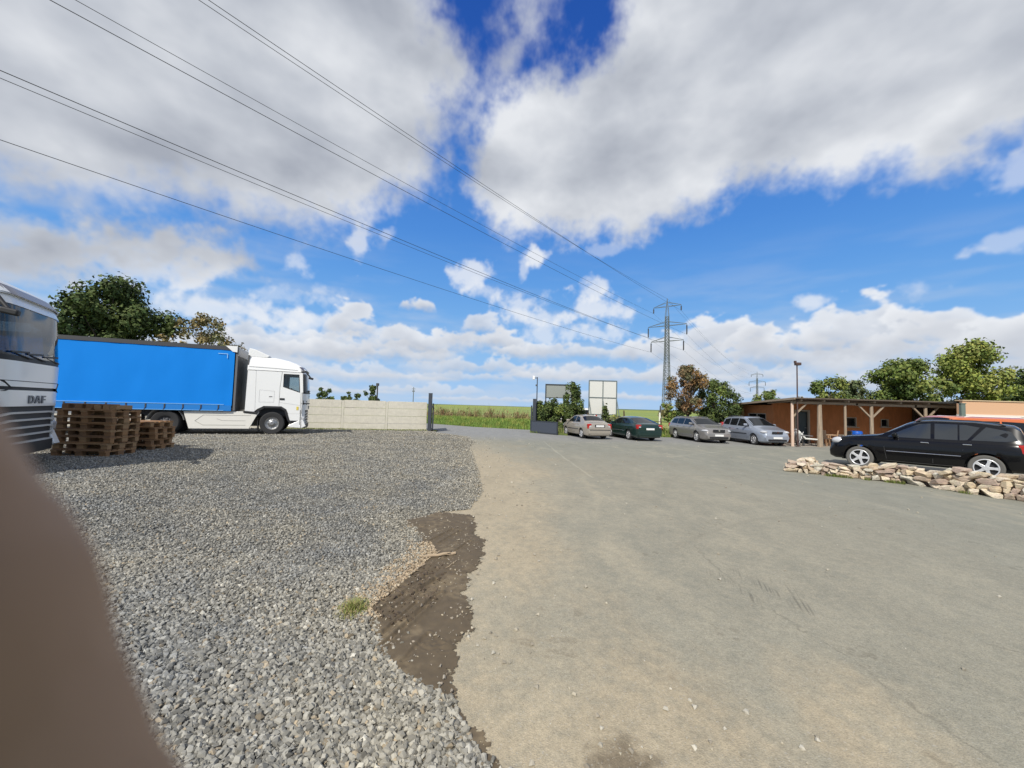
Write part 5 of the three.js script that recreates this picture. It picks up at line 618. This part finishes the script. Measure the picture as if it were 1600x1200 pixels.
  chair('tan garden chair next to the thick porch post', 18.35, -24.1, 0.5, S(0.12, 0.08, 0.055, 0.8), tan); chair('light tan garden chair in the middle of the porch', 18.95, -24.2, 2.4, tan, tan); chair('black mesh garden chair nearest the black car', 19.45, -23.95, 2.9, dk, M.steel);
  const tb = thing('porch_table', 'low grey table under the porch window beside the barrel', 'table', [19.75, 0.03, -24.9]); part('table_top', [box(1.3, 0.05, 0.7, 0, 0.62, 0)], S(0.36, 0.3, 0.22, 0.9), tb); for (const a of [-0.6, 0.6]) for (const b of [-0.3, 0.3]) part('leg', [box(0.06, 0.6, 0.06, a, 0.3, b)], dk, tb);
  const oc = thing('orange_crate_stack', 'stack of orange crates beside the people carrier', 'crate', [15.98, 0.0, -24.6]); const om = S(0.62, 0.17, 0.06, 0.7); for (let i = 0; i < 3; i++) part('crate', [box(0.46, 0.25, 0.36, (i - 1) * 0.03, 0.13 + i * 0.265, 0, 0, 0.06 * i)], om, oc);
  const sk = thing('white_sack', 'small cream sack on the ground beside the orange crates', 'sack', [15.68, 0, -24.2]); const sg = new THREE.SphereGeometry(0.17, 14, 10); sg.scale(1, 0.85, 0.9); const q = sg.attributes.position; for (let i = 0; i < q.count; i++) q.setY(i, Math.max(-0.13, q.getY(i) + 0.03 * N3(q.getX(i) * 9, q.getY(i) * 9, q.getZ(i) * 9))); sg.computeVertexNormals(); sg.translate(0, 0.13, 0); part('bag', sg, S(0.66, 0.56, 0.38, 0.9), sk); part('neck', [cyl(0.03, 0.06, 0.08, 0, 0.30, 0, 8)], S(0.66, 0.56, 0.38, 0.9), sk);
}
// ---------------------------------------------------------------- dry stone wall
{
  const t = thing('stone_wall', 'low dry stone wall of tan sandstone in front of the black car', 'wall'), R = rng(17), rough = tex(128, 128, (x, y, u, v) => clamp(0.5 + 0.5 * fbm(u * 6, v * 12, 3, 5, 0.6)), false);
  const cols = [[0.64, 0.53, 0.37], [0.69, 0.59, 0.44], [0.57, 0.45, 0.31], [0.48, 0.38, 0.29], [0.67, 0.57, 0.44], [0.43, 0.33, 0.26], [0.60, 0.55, 0.45]].map((c, k) => { const m = tex(64, 64, (x, y, u, v) => { const q = 1 + fbm(u * 3 + k, v * 7, k, 5, 0.6) * 0.5; return [c[0] * q, c[1] * q * (1 + 0.06 * N3(u * 4, v * 4, k)), c[2] * q]; }); return S(1, 1, 1, 0.95, 0, { map: m, bumpMap: rough, bumpScale: 0.02 }); });
  const geos = []; for (let k = 0; k < 12; k++) { const pts = []; for (let i = 0; i < 20; i++) { const v = V(R() - 0.5, R() - 0.5, R() - 0.5); const mx = Math.max(Math.abs(v.x), Math.abs(v.y), Math.abs(v.z)); pts.push(v.multiplyScalar(0.5 / mx * (0.62 + R() * 0.38))); } const g = strip(new ConvexGeometry(pts)); g.computeVertexNormals(); const p = g.attributes.position, uv = g.attributes.uv; for (let i = 0; i < p.count; i++) uv.setXY(i, p.getX(i) + p.getZ(i) * 0.7, p.getY(i) + 0.5); geos.push(g); }
  const lay = (a, b, hAt, wide) => { const dx = b[0] - a[0], dz = b[1] - a[1], L = Math.hypot(dx, dz), yaw = Math.atan2(-dz, dx), nx = -dz / L, nz = dx / L;
    for (let row = 0; row < 2; row++) { let y = 0, course = 0; while (y < 0.9) { const ch = 0.075 + R() * 0.07; let s = -R() * 0.2; while (s < L) { const w = 0.12 + R() ** 1.7 * 0.36, H = hAt(clamp((s + w / 2) / L)); if (y + ch * 0.5 < H) { const m = part('stone', geos[(R() * 12) | 0], cols[(R() * cols.length) | 0], t), k = (s + w / 2) / L, off = (row - 0.5) * wide - (y * 0.22) * (row ? 1 : -1) + (R() - 0.5) * 0.09; m.position.set(a[0] + dx * k + nx * off, y + ch / 2 + 0.006 + (R() - 0.5) * 0.02, a[1] + dz * k + nz * off); m.rotation.set((R() - 0.5) * 0.4, yaw + (R() - 0.5) * 0.9, (R() - 0.5) * 0.42); m.scale.set(w * 1.16, ch * 1.3, 0.22 + R() * 0.16); } s += w; } y += ch; course++; } } };
  lay([9.0, -13.35], [10.95, -11.6], (k) => 0.26 + k * 0.18 + 0.04 * Math.sin(k * 17), 0.28); lay([10.95, -11.6], [11.8, -9.3], (k) => 0.42 + k * 0.12 + 0.05 * Math.sin(k * 13 + 1), 0.3); lay([11.8, -9.3], [12.5, -7.0], (k) => 0.52, 0.3); lay([9.6, -13.5], [10.75, -14.7], (k) => 0.34 * Math.sin(0.5 + k * 2.2), 0.22);
  const G = rng(8), l = []; for (let i = 0; i < 2600; i++) { const k = G(), a = k < 0.5 ? [mix(9, 10.95, k * 2), mix(-13.35, -11.6, k * 2)] : [mix(10.95, 12.1, k * 2 - 1), mix(-11.6, -8.4, k * 2 - 1)]; if (N3(a[0] * 1.9, 2, a[1] * 1.9) < 0.12) continue; l.push(blade(G, a[0] - 0.22 - G() * 0.1, 0, a[1] + 0.2 + G() * 0.1, 0.09, 0.006, [0.12, 0.15, 0.03])); }
  tag(part('wall_weeds', bladeGeo(l), LEAF), 'small green weeds along the foot of the stone wall', 'weeds', null, 'stuff');
}
// ---------------------------------------------------------------- pylons and wires
{
  const st = S(0.15, 0.165, 0.165, 0.6, 0.3), ins = S(0.05, 0.045, 0.045, 0.4);
  const arms = [[28.3, 3.4, 26.8], [23.4, 4.75, 20.7], [19.5, 4.0, 16.83]], dir = V(0.62, 0, -0.7846), acr = V(0.7846, 0, 0.62); // the line, and across it
  function pylon(label, x, z, thin) {
    const t = thing('electricity_pylon', label, 'pylon', [x, -0.1, z], Math.atan2(-acr.z, acr.x)); const r = thin, hw = (y) => y > 16 ? mix(0.5, 0.38, (y - 16) / 10) : mix(0.95, 0.5, y / 16);
    for (const [a, b] of [[-1, -1], [1, -1], [1, 1], [-1, 1]]) part('corner_leg', [rod([a * hw(0), 0, b * hw(0)], [a * hw(16), 16, b * hw(16)], r, r, 6), rod([a * hw(16), 16, b * hw(16)], [a * hw(26), 26, b * hw(26)], r, r * 0.8, 6), rod([a * hw(26), 26, b * hw(26)], [0, 30.4, 0], r * 0.8, r * 0.7, 6)], st, t);
    const br = []; let y = 0; while (y < 25.4) { const n = Math.min(26, y + hw(y) * 1.7), A = hw(y), B = hw(n); for (const [p, q] of [[[-1, -1], [1, -1]], [[1, -1], [1, 1]], [[1, 1], [-1, 1]], [[-1, 1], [-1, -1]]]) { br.push(rod([p[0] * A, y, p[1] * A], [q[0] * B, n, q[1] * B], r * 0.55, r * 0.55, 4), rod([q[0] * A, y, q[1] * A], [p[0] * B, n, p[1] * B], r * 0.55, r * 0.55, 4), rod([p[0] * B, n, p[1] * B], [q[0] * B, n, q[1] * B], r * 0.5, r * 0.5, 4)); } y = n; } part('lattice', br, st, t);
    for (const [h, w, at] of arms) { const a = []; for (const s of [-1, 1]) { const k = hw(h); for (const b of [-k, k]) a.push(rod([s * k, h, b], [s * w, h, 0], r * 0.8, r * 0.7, 5), rod([s * k, h + 1.0, b], [s * w, h + 0.08, 0], r * 0.7, r * 0.6, 5)); } part('cross_arm', a, st, t); for (const s of [-1, 1]) part('insulator', [rod([s * w, h, 0], [s * w, at, 0], r * 0.6, r * 0.6, 5), rod([s * w, h - 0.3, 0], [s * w, at + 0.2, 0], 0.15, 0.15, 8)], ins, t); }
  }
  pylon('tall lattice electricity pylon standing behind the autumn tree', 38.6, -102, 0.075); pylon('small distant lattice electricity pylon above the orange building', 165, -275, 0.11);
  const P0 = V(38.6, -0.1, -102), P1 = V(165, -0.1, -275), wm = S(0.045, 0.045, 0.05, 0.6, 0.3);
  const ends = [[0, 30.2, 'earth wire running over the very tops of the pylons', 0.0541, 0.000355]]; const nm = ['upper', 'middle', 'lower']; arms.forEach(([h, w, at], i) => { for (const s of [-1, 1]) ends.push([s * w, at, nm[i] + ' power line on the ' + (s < 0 ? 'left' : 'right') + ' arms of the pylons', 0.0326, 0.000245]); });
  for (const [o, h, label, m, q] of ends) {
    const near = [], far = []; for (let i = 0; i <= 70; i++) { const d = i * 2.2, p = P0.clone().addScaledVector(dir, -d).addScaledVector(acr, o); near.push([p.x, h - m * d + q * d * d, p.z]); } for (let i = 0; i <= 30; i++) { const k = i / 30, p = P0.clone().lerp(P1, k).addScaledVector(acr, o); far.push([p.x, h - 4 * 5 * k * (1 - k), p.z]); }
    tag(part('power_line', [tube(near, 0.021, 170, 6), tube(far, 0.015, 60, 5)], wm), label, 'power line', 'overhead power lines');
  }
  const m = thing('utility_pole', 'tiny distant utility pole above the concrete wall', 'pole', [-48, 0, -200]); part('pole', [cyl(0.16, 0.22, 10.2, 0, 5.1, 0, 8)], st, m); part('cross_arm', [box(1.9, 0.2, 0.2, 0, 9.3, 0), box(1.2, 0.5, 0.5, 0, 8.2, 0)], st, m);
  const m2 = thing('wall_mast', 'thin dark mast among the bushes behind the concrete wall', 'mast', [-15.1, 0, -46]); part('pole', [cyl(0.07, 0.09, 3.9, 0, 1.95, 0, 8)], M.darksteel, m2); part('top_box', [box(0.26, 0.3, 0.26, 0, 3.9, 0)], M.darksteel, m2);
}

// ---------------------------------------------------------------- trees and shrubs
const BARK = S(0.09, 0.07, 0.05, 0.95);
// crown: leaf sprays gathered on lobes round the limb ends, so the outline is uneven and gaps stay open
function tree(name, label, category, [x, y, z], o, group) {
  const R = rng(o.seed), t = thing(name, label, category, [x, y, z], 0, group), { h, rx, ry, cy, lobes, n, leaf, cols } = o, rz = o.rz ?? rx;
  const L = []; for (let i = 0; i < lobes; i++) { const a = R() * 6.283, u = Math.pow(R(), 0.5), v = R() * 2 - 1, w = Math.sqrt(Math.max(0, 1 - v * v)); const s = (o.lobe ?? 0.36) * (0.65 + R() * 0.7); L.push([Math.cos(a) * w * u * rx * (1 - s * 0.55), cy + v * ry * (1 - s * 0.5), Math.sin(a) * w * u * rz * (1 - s * 0.55), s, R()]); }
  const wood = [rod([0, -0.1, 0], [o.lean ?? 0, cy * 0.6, 0], o.trunk ?? h * 0.03, (o.trunk ?? h * 0.03) * 0.6, 8)];
  for (const q of L.slice(0, Math.min(lobes, 26))) { const m = [q[0] * 0.4, mix(cy * 0.45, q[1], 0.55), q[2] * 0.4]; wood.push(rod([(o.lean ?? 0) * 0.7, cy * 0.42, 0], m, (o.trunk ?? h * 0.03) * 0.42, (o.trunk ?? h * 0.03) * 0.25, 6), rod(m, [q[0], q[1], q[2]], (o.trunk ?? h * 0.03) * 0.25, 0.01, 5)); }
  part('trunk', wood, BARK, t);
  const p = [], c = [], wgt = L.map((q) => q[3] ** 2), tot = wgt.reduce((a, b) => a + b, 0);
  L.forEach((q, i) => { const k = Math.round(n * wgt[i] / tot), base = cols[(q[4] * cols.length) | 0];
    for (let j = 0; j < k; j++) {
      const v = V(R() - 0.5, R() - 0.5, R() - 0.5).normalize(), d = Math.pow(R(), 0.42) * (0.82 + 0.36 * fbm(v.x * 2 + i, v.y * 2, v.z * 2, 2)) * q[3], px = q[0] + v.x * d * rx, py = q[1] + v.y * d * ry * 1.02, pz = q[2] + v.z * d * rz; if (py < (o.floor ?? 0.1)) continue;
      const s = leaf * (0.55 + R() * 0.9), ax = V(R() - 0.5, R() - 0.35, R() - 0.5).addScaledVector(v, 0.6).normalize(), up = V(R() - 0.5, R() - 0.5, R() - 0.5).cross(ax).normalize(), sd = ax.clone().cross(up), cc = 0.68 + R() * 0.64, hue = (R() - 0.5) * 0.3;
      for (const [r0, len, wd] of [[0, 1, 0.42], [0.9, 0.8, 0.38], [-0.9, 0.8, 0.38]]) { const e = up.clone().multiplyScalar(Math.cos(r0)).addScaledVector(sd, Math.sin(r0)), f = sd.clone().multiplyScalar(Math.cos(r0)).addScaledVector(up, -Math.sin(r0)), bend = ax.clone().multiplyScalar((R() - 0.5) * 0.5 * s);
        const A = [px, py, pz], T = [px + e.x * s * len + bend.x, py + e.y * s * len + bend.y, pz + e.z * s * len + bend.z], h1 = [px + e.x * s * len * 0.5 + f.x * s * wd, py + e.y * s * len * 0.5 + f.y * s * wd, pz + e.z * s * len * 0.5 + f.z * s * wd], h2 = [px + e.x * s * len * 0.5 - f.x * s * wd, py + e.y * s * len * 0.5 - f.y * s * wd, pz + e.z * s * len * 0.5 - f.z * s * wd];
        p.push(...A, ...h1, ...T, ...A, ...T, ...h2); for (let w = 0; w < 6; w++) c.push(base[0] * cc * (1 + hue), base[1] * cc, base[2] * cc * (1 - hue * 0.5)); }
    } });
  const g = new THREE.BufferGeometry(); g.setAttribute('position', new THREE.Float32BufferAttribute(p, 3)); g.setAttribute('color', new THREE.Float32BufferAttribute(c, 3)); g.computeVertexNormals(); part('crown', g, LEAF, t); return t;
}
const G1 = [[0.068, 0.10, 0.02], [0.085, 0.118, 0.025], [0.055, 0.085, 0.02]], G2 = [[0.14, 0.185, 0.036], [0.105, 0.15, 0.032], [0.165, 0.20, 0.042]], G3 = [[0.22, 0.265, 0.05], [0.18, 0.225, 0.045], [0.25, 0.275, 0.065]], AU = [[0.22, 0.13, 0.06], [0.18, 0.125, 0.06], [0.13, 0.12, 0.05], [0.25, 0.15, 0.055]], YE = [[0.28, 0.215, 0.085], [0.22, 0.185, 0.08], [0.19, 0.19, 0.08]];
tree('broadleaf_tree', 'big dark green round tree rising behind the blue trailer', 'tree', [-27.4, 0, -28], { seed: 1, h: 9.6, rx: 3.85, ry: 3.5, cy: 6.2, lobes: 46, lobe: 0.32, n: 24000, leaf: 0.155, cols: G1, trunk: 0.24 });
tree('autumn_tree', 'thin yellowing tree behind the front end of the blue trailer', 'tree', [-22.9, 0, -30], { seed: 2, h: 8, rx: 2.7, ry: 2.6, cy: 5.4, lobes: 46, lobe: 0.2, n: 5000, leaf: 0.12, cols: YE, trunk: 0.13 });
tree('autumn_tree', 'rust brown autumn tree behind the grey estate car', 'tree', [12.75, 0, -29.6], { seed: 3, h: 5.2, rx: 1.65, ry: 1.75, cy: 3.4, lobes: 60, lobe: 0.24, n: 8000, leaf: 0.085, cols: AU, trunk: 0.1 });
tree('broadleaf_tree', 'bushy dark green tree between the autumn tree and the orange building', 'tree', [14.9, 0, -29.9], { seed: 4, h: 4.3, rx: 1.8, ry: 1.8, cy: 2.35, lobes: 60, lobe: 0.24, n: 11000, leaf: 0.088, cols: G2.slice(0, 2).concat(G1), trunk: 0.1 });
const back = 'trees behind the orange building';
tree('broadleaf_tree', 'tall light green tree towering over the right end of the porch', 'tree', [42.8, 0, -38], { seed: 5, h: 9, rx: 3.0, ry: 3.1, cy: 6.0, lobes: 44, lobe: 0.31, n: 13000, leaf: 0.155, cols: G3, trunk: 0.2 }, back);
tree('broadleaf_tree', 'wide mid green tree left of the tallest tree behind the porch', 'tree', [36.3, 0, -37.5], { seed: 6, h: 7.4, rx: 3.4, ry: 2.6, cy: 4.6, lobes: 48, lobe: 0.29, n: 13000, leaf: 0.155, cols: G2, trunk: 0.18 }, back);
tree('broadleaf_tree', 'pale feathery small tree at the edge of the wide green tree', 'tree', [32.6, 0, -38.5], { seed: 7, h: 5.4, rx: 1.6, ry: 1.9, cy: 3.3, lobes: 26, lobe: 0.28, n: 3400, leaf: 0.14, cols: [[0.15, 0.17, 0.08], [0.12, 0.15, 0.06]], trunk: 0.1 }, back);
tree('broadleaf_tree', 'round olive tree above the middle of the porch roof', 'tree', [29.2, 0, -37.5], { seed: 8, h: 5.5, rx: 2.0, ry: 2.1, cy: 3.4, lobes: 28, lobe: 0.33, n: 6500, leaf: 0.14, cols: G2.concat(AU.slice(2, 3)), trunk: 0.12 }, back);
tree('broadleaf_tree', 'small green tree beside the distant pylon above the roof', 'tree', [24.3, 0, -38.5], { seed: 9, h: 4.2, rx: 1.5, ry: 1.5, cy: 2.65, lobes: 22, lobe: 0.32, n: 3200, leaf: 0.13, cols: G2, trunk: 0.1 }, back);
tree('broadleaf_tree', 'small tree top just showing behind the lamp pole', 'tree', [27.0, 0, -38.5], { seed: 10, h: 3.8, rx: 1.0, ry: 1.3, cy: 2.4, lobes: 16, lobe: 0.32, n: 900, leaf: 0.18, cols: YE.slice(1).concat(G2), trunk: 0.08 }, back);
tree('broadleaf_tree', 'dark green tree at the far edge beyond the peach building', 'tree', [50.4, 0, -39.5], { seed: 11, h: 7.0, rx: 3.5, ry: 2.9, cy: 4.1, lobes: 34, lobe: 0.34, n: 8000, leaf: 0.165, cols: G1.concat(G2.slice(1, 2)), trunk: 0.18 }, back);
tree('hedge_bush', 'low dark hedge bush between the last two trees', 'bush', [46.0, 0, -40], { seed: 12, h: 4.4, rx: 3.4, ry: 1.6, cy: 2.6, lobes: 30, lobe: 0.3, n: 5000, leaf: 0.16, cols: G1, trunk: 0.1 });
const bw = 'bushes behind the concrete wall';
tree('hedge_bush', 'windblown bush just beyond the nose of the lorry', 'bush', [-20.4, 0, -45], { seed: 13, h: 3.4, rx: 1.2, ry: 1.2, cy: 2.3, lobes: 20, lobe: 0.28, n: 2000, leaf: 0.14, cols: G1.concat(G2.slice(1, 2)) }, bw);
tree('hedge_bush', 'low middle bush peeping over the concrete wall', 'bush', [-18.0, 0, -46], { seed: 14, h: 2.9, rx: 1.3, ry: 1.0, cy: 2.1, lobes: 20, lobe: 0.28, n: 2000, leaf: 0.14, cols: G1 }, bw);
tree('hedge_bush', 'taller bush around the thin mast behind the concrete wall', 'bush', [-15.6, 0, -46], { seed: 15, h: 3.6, rx: 1.15, ry: 1.25, cy: 2.5, lobes: 20, lobe: 0.28, n: 2000, leaf: 0.14, cols: G1 }, bw);
const gs = 'shrubs behind the low gate panel';
tree('green_shrub', 'leafy shrub right behind the dark gate post', 'shrub', [2.2, 0, -30.6], { seed: 21, h: 2.2, rx: 0.75, ry: 1.15, cy: 1.2, lobes: 44, lobe: 0.32, n: 5200, leaf: 0.095, cols: G2.slice(0, 2).concat(G1), floor: 0 }, gs);
tree('green_shrub', 'wide shrub in the middle under the grey billboard', 'shrub', [3.2, 0, -30.5], { seed: 22, h: 2.4, rx: 1.15, ry: 1.3, cy: 1.25, lobes: 54, lobe: 0.3, n: 7000, leaf: 0.095, cols: G1.concat(G2.slice(0, 1)), floor: 0 }, gs);
tree('green_shrub', 'tallest shrub covering the corner of the grey billboard', 'shrub', [4.55, 0, -30.9], { seed: 23, h: 3.7, rx: 1.0, ry: 1.9, cy: 1.9, lobes: 60, lobe: 0.26, n: 7000, leaf: 0.095, cols: G1.concat(G2.slice(1, 2)), floor: 0 }, gs);
tree('green_shrub', 'brownish undergrowth shrub beside the beige saloon', 'shrub', [4.6, 0, -29.6], { seed: 24, h: 1.3, rx: 0.75, ry: 0.65, cy: 0.6, lobes: 18, lobe: 0.34, n: 800, leaf: 0.1, cols: [[0.10, 0.075, 0.035], [0.12, 0.11, 0.04]], floor: 0 });
tree('green_shrub', 'yellow green shrub under the large white billboard', 'shrub', [8.0, 0, -31.6], { seed: 25, h: 1.6, rx: 0.8, ry: 0.75, cy: 0.75, lobes: 18, lobe: 0.34, n: 900, leaf: 0.1, cols: YE.slice(1).concat(G3), floor: 0 });
tree('green_shrub', 'slim dark sapling in front of the white billboard', 'shrub', [7.15, 0, -31.2], { seed: 26, h: 2.1, rx: 0.3, ry: 1.1, cy: 1.15, lobes: 14, lobe: 0.4, n: 420, leaf: 0.1, cols: G1, trunk: 0.02, floor: 0 });
tree('green_shrub', 'yellowish bush at the foot of the tall pylon', 'bush', [26.0, 0, -68], { seed: 27, h: 3.8, rx: 1.7, ry: 1.7, cy: 1.9, lobes: 20, lobe: 0.34, n: 1200, leaf: 0.24, cols: YE.slice(1).concat(G2), floor: 0 });
tree('green_shrub', 'small dark green round bush right of the pylon foot', 'bush', [27.9, 0, -68], { seed: 28, h: 3.0, rx: 0.95, ry: 1.3, cy: 1.2, lobes: 16, lobe: 0.36, n: 800, leaf: 0.2, cols: G1, floor: 0 });
tree('green_shrub', 'low weedy bush between the hatchback and the grey estate', 'bush', [10.3, 0, -29.3], { seed: 29, h: 1.0, rx: 0.9, ry: 0.55, cy: 0.45, lobes: 16, lobe: 0.34, n: 700, leaf: 0.1, cols: G3, floor: 0 });
tree('green_shrub', 'low green bushes before the trunk of the autumn tree', 'bush', [13.0, 0, -29.2], { seed: 30, h: 1.5, rx: 1.1, ry: 0.7, cy: 0.75, lobes: 18, lobe: 0.34, n: 1000, leaf: 0.11, cols: G2, floor: 0 });

// ---------------------------------------------------------------- the photographer's hand, one finger across the lens, and the unseen phone it holds, added to shade the finger
{
  // joints in metres from the lens, camera axes (x right, y up, z back); the index finger lies 4 cm before the lens
  const J = []; const bone = (a, b, ra, rb) => J.push([V(...a), V(...b), ra, rb]);
  const chain = (p) => { for (let i = 1; i < p.length; i++) bone(p[i - 1].slice(0, 3), p[i].slice(0, 3), p[i - 1][3], p[i][3]); };
  chain([[-0.051, -0.082, -0.028, 0.0112], [-0.0450, -0.051, -0.040, 0.0108], [-0.0562, -0.0225, -0.041, 0.0101], [-0.0690, 0.0045, -0.0385, 0.0094]]);      // index
  chain([[-0.072, -0.090, -0.024, 0.0112], [-0.079, -0.058, -0.040, 0.0104], [-0.087, -0.030, -0.040, 0.0098], [-0.100, -0.008, -0.036, 0.0086]]);     // middle
  chain([[-0.092, -0.092, -0.020, 0.0106], [-0.100, -0.064, -0.036, 0.0098], [-0.106, -0.038, -0.037, 0.0092], [-0.112, -0.018, -0.034, 0.0082]]);      // ring
  chain([[-0.110, -0.090, -0.014, 0.0096], [-0.118, -0.068, -0.030, 0.0088], [-0.124, -0.048, -0.032, 0.0082], [-0.128, -0.034, -0.030, 0.0074]]);      // little
  chain([[-0.062, -0.115, 0.022, 0.0145], [-0.050, -0.080, 0.036, 0.0125], [-0.060, -0.048, 0.030, 0.0115], [-0.072, -0.026, 0.024, 0.0095]]);         // thumb
  bone([-0.054, -0.088, -0.022], [-0.078, -0.140, 0.012], 0.013, 0.018); bone([-0.073, -0.096, -0.020], [-0.088, -0.140, 0.012], 0.013, 0.018); bone([-0.092, -0.098, -0.016], [-0.100, -0.140, 0.012], 0.013, 0.018); bone([-0.110, -0.096, -0.010], [-0.110, -0.140, 0.012], 0.012, 0.017); bone([-0.064, -0.112, 0.018], [-0.088, -0.150, 0.016], 0.015, 0.02);
  bone([-0.092, -0.145, 0.014], [-0.105, -0.19, 0.035], 0.027, 0.026); bone([-0.105, -0.19, 0.035], [-0.15, -0.34, 0.14], 0.027, 0.042);
  const lo = V(-0.22, -0.40, -0.06), size = 0.46, res = 104, mc = new MarchingCubes(res, new THREE.MeshBasicMaterial(), false, false, 400000); mc.isolation = 0;
  const pt = V(0, 0, 0), ab = V(0, 0, 0), ap = V(0, 0, 0);
  for (let k = 0; k < res; k++) for (let j = 0; j < res; j++) for (let i = 0; i < res; i++) { pt.set(lo.x + i / res * size, lo.y + j / res * size, lo.z + k / res * size); let d = 1; let far = true; for (const [a, b, ra, rb] of J) { ab.subVectors(b, a); ap.subVectors(pt, a); const t = clamp(ap.dot(ab) / ab.lengthSq()); const q = ap.addScaledVector(ab, -t).length() - mix(ra, rb, t); const h = clamp(0.5 + 0.5 * (d - q) / 0.0035); d = mix(d, q, h) - 0.0035 * h * (1 - h); } mc.field[i + j * res + k * res * res] = -d; }
  mc.update(); const n = mc.count, pos = new Float32Array(n * 3), nor = new Float32Array(n * 3); for (let i = 0; i < n; i++) for (let a = 0; a < 3; a++) { pos[i * 3 + a] = (mc.positionArray[i * 3 + a] + 1) / 2 * size + [lo.x, lo.y, lo.z][a]; nor[i * 3 + a] = mc.normalArray[i * 3 + a]; }
  const g = new THREE.BufferGeometry(); g.setAttribute('position', new THREE.BufferAttribute(pos, 3)); g.setAttribute('normal', new THREE.BufferAttribute(nor, 3));
  let gg = g; gg.deleteAttribute('normal'); gg = mergeVertices(gg, 1e-5); gg.computeVertexNormals();
  const hand = part('hand', gg, P(0.33, 0.215, 0.14, 0.65, { specularIntensity: 0.5 })); hand.position.set(0, EYE, 0); hand.rotation.order = 'YXZ'; hand.rotation.copy(camera.rotation);
  tag(hand, 'out of focus finger of the photographer across the lower left corner', 'hand');
  const ph = thing('smartphone', 'black smartphone behind the lens, unseen, added to shade the finger', 'phone', [0, EYE, 0]); ph.rotation.order = 'YXZ'; ph.rotation.copy(camera.rotation);
  part('case', [place(new RoundedBoxGeometry(0.165, 0.078, 0.0085, 3, 0.004), -0.048, 0.014, 0.0085)], M.black, ph); part('screen', [box(0.156, 0.07, 0.0006, -0.048, 0.014, 0.0131)], M.tint, ph);
}
renderer.render(scene, camera);
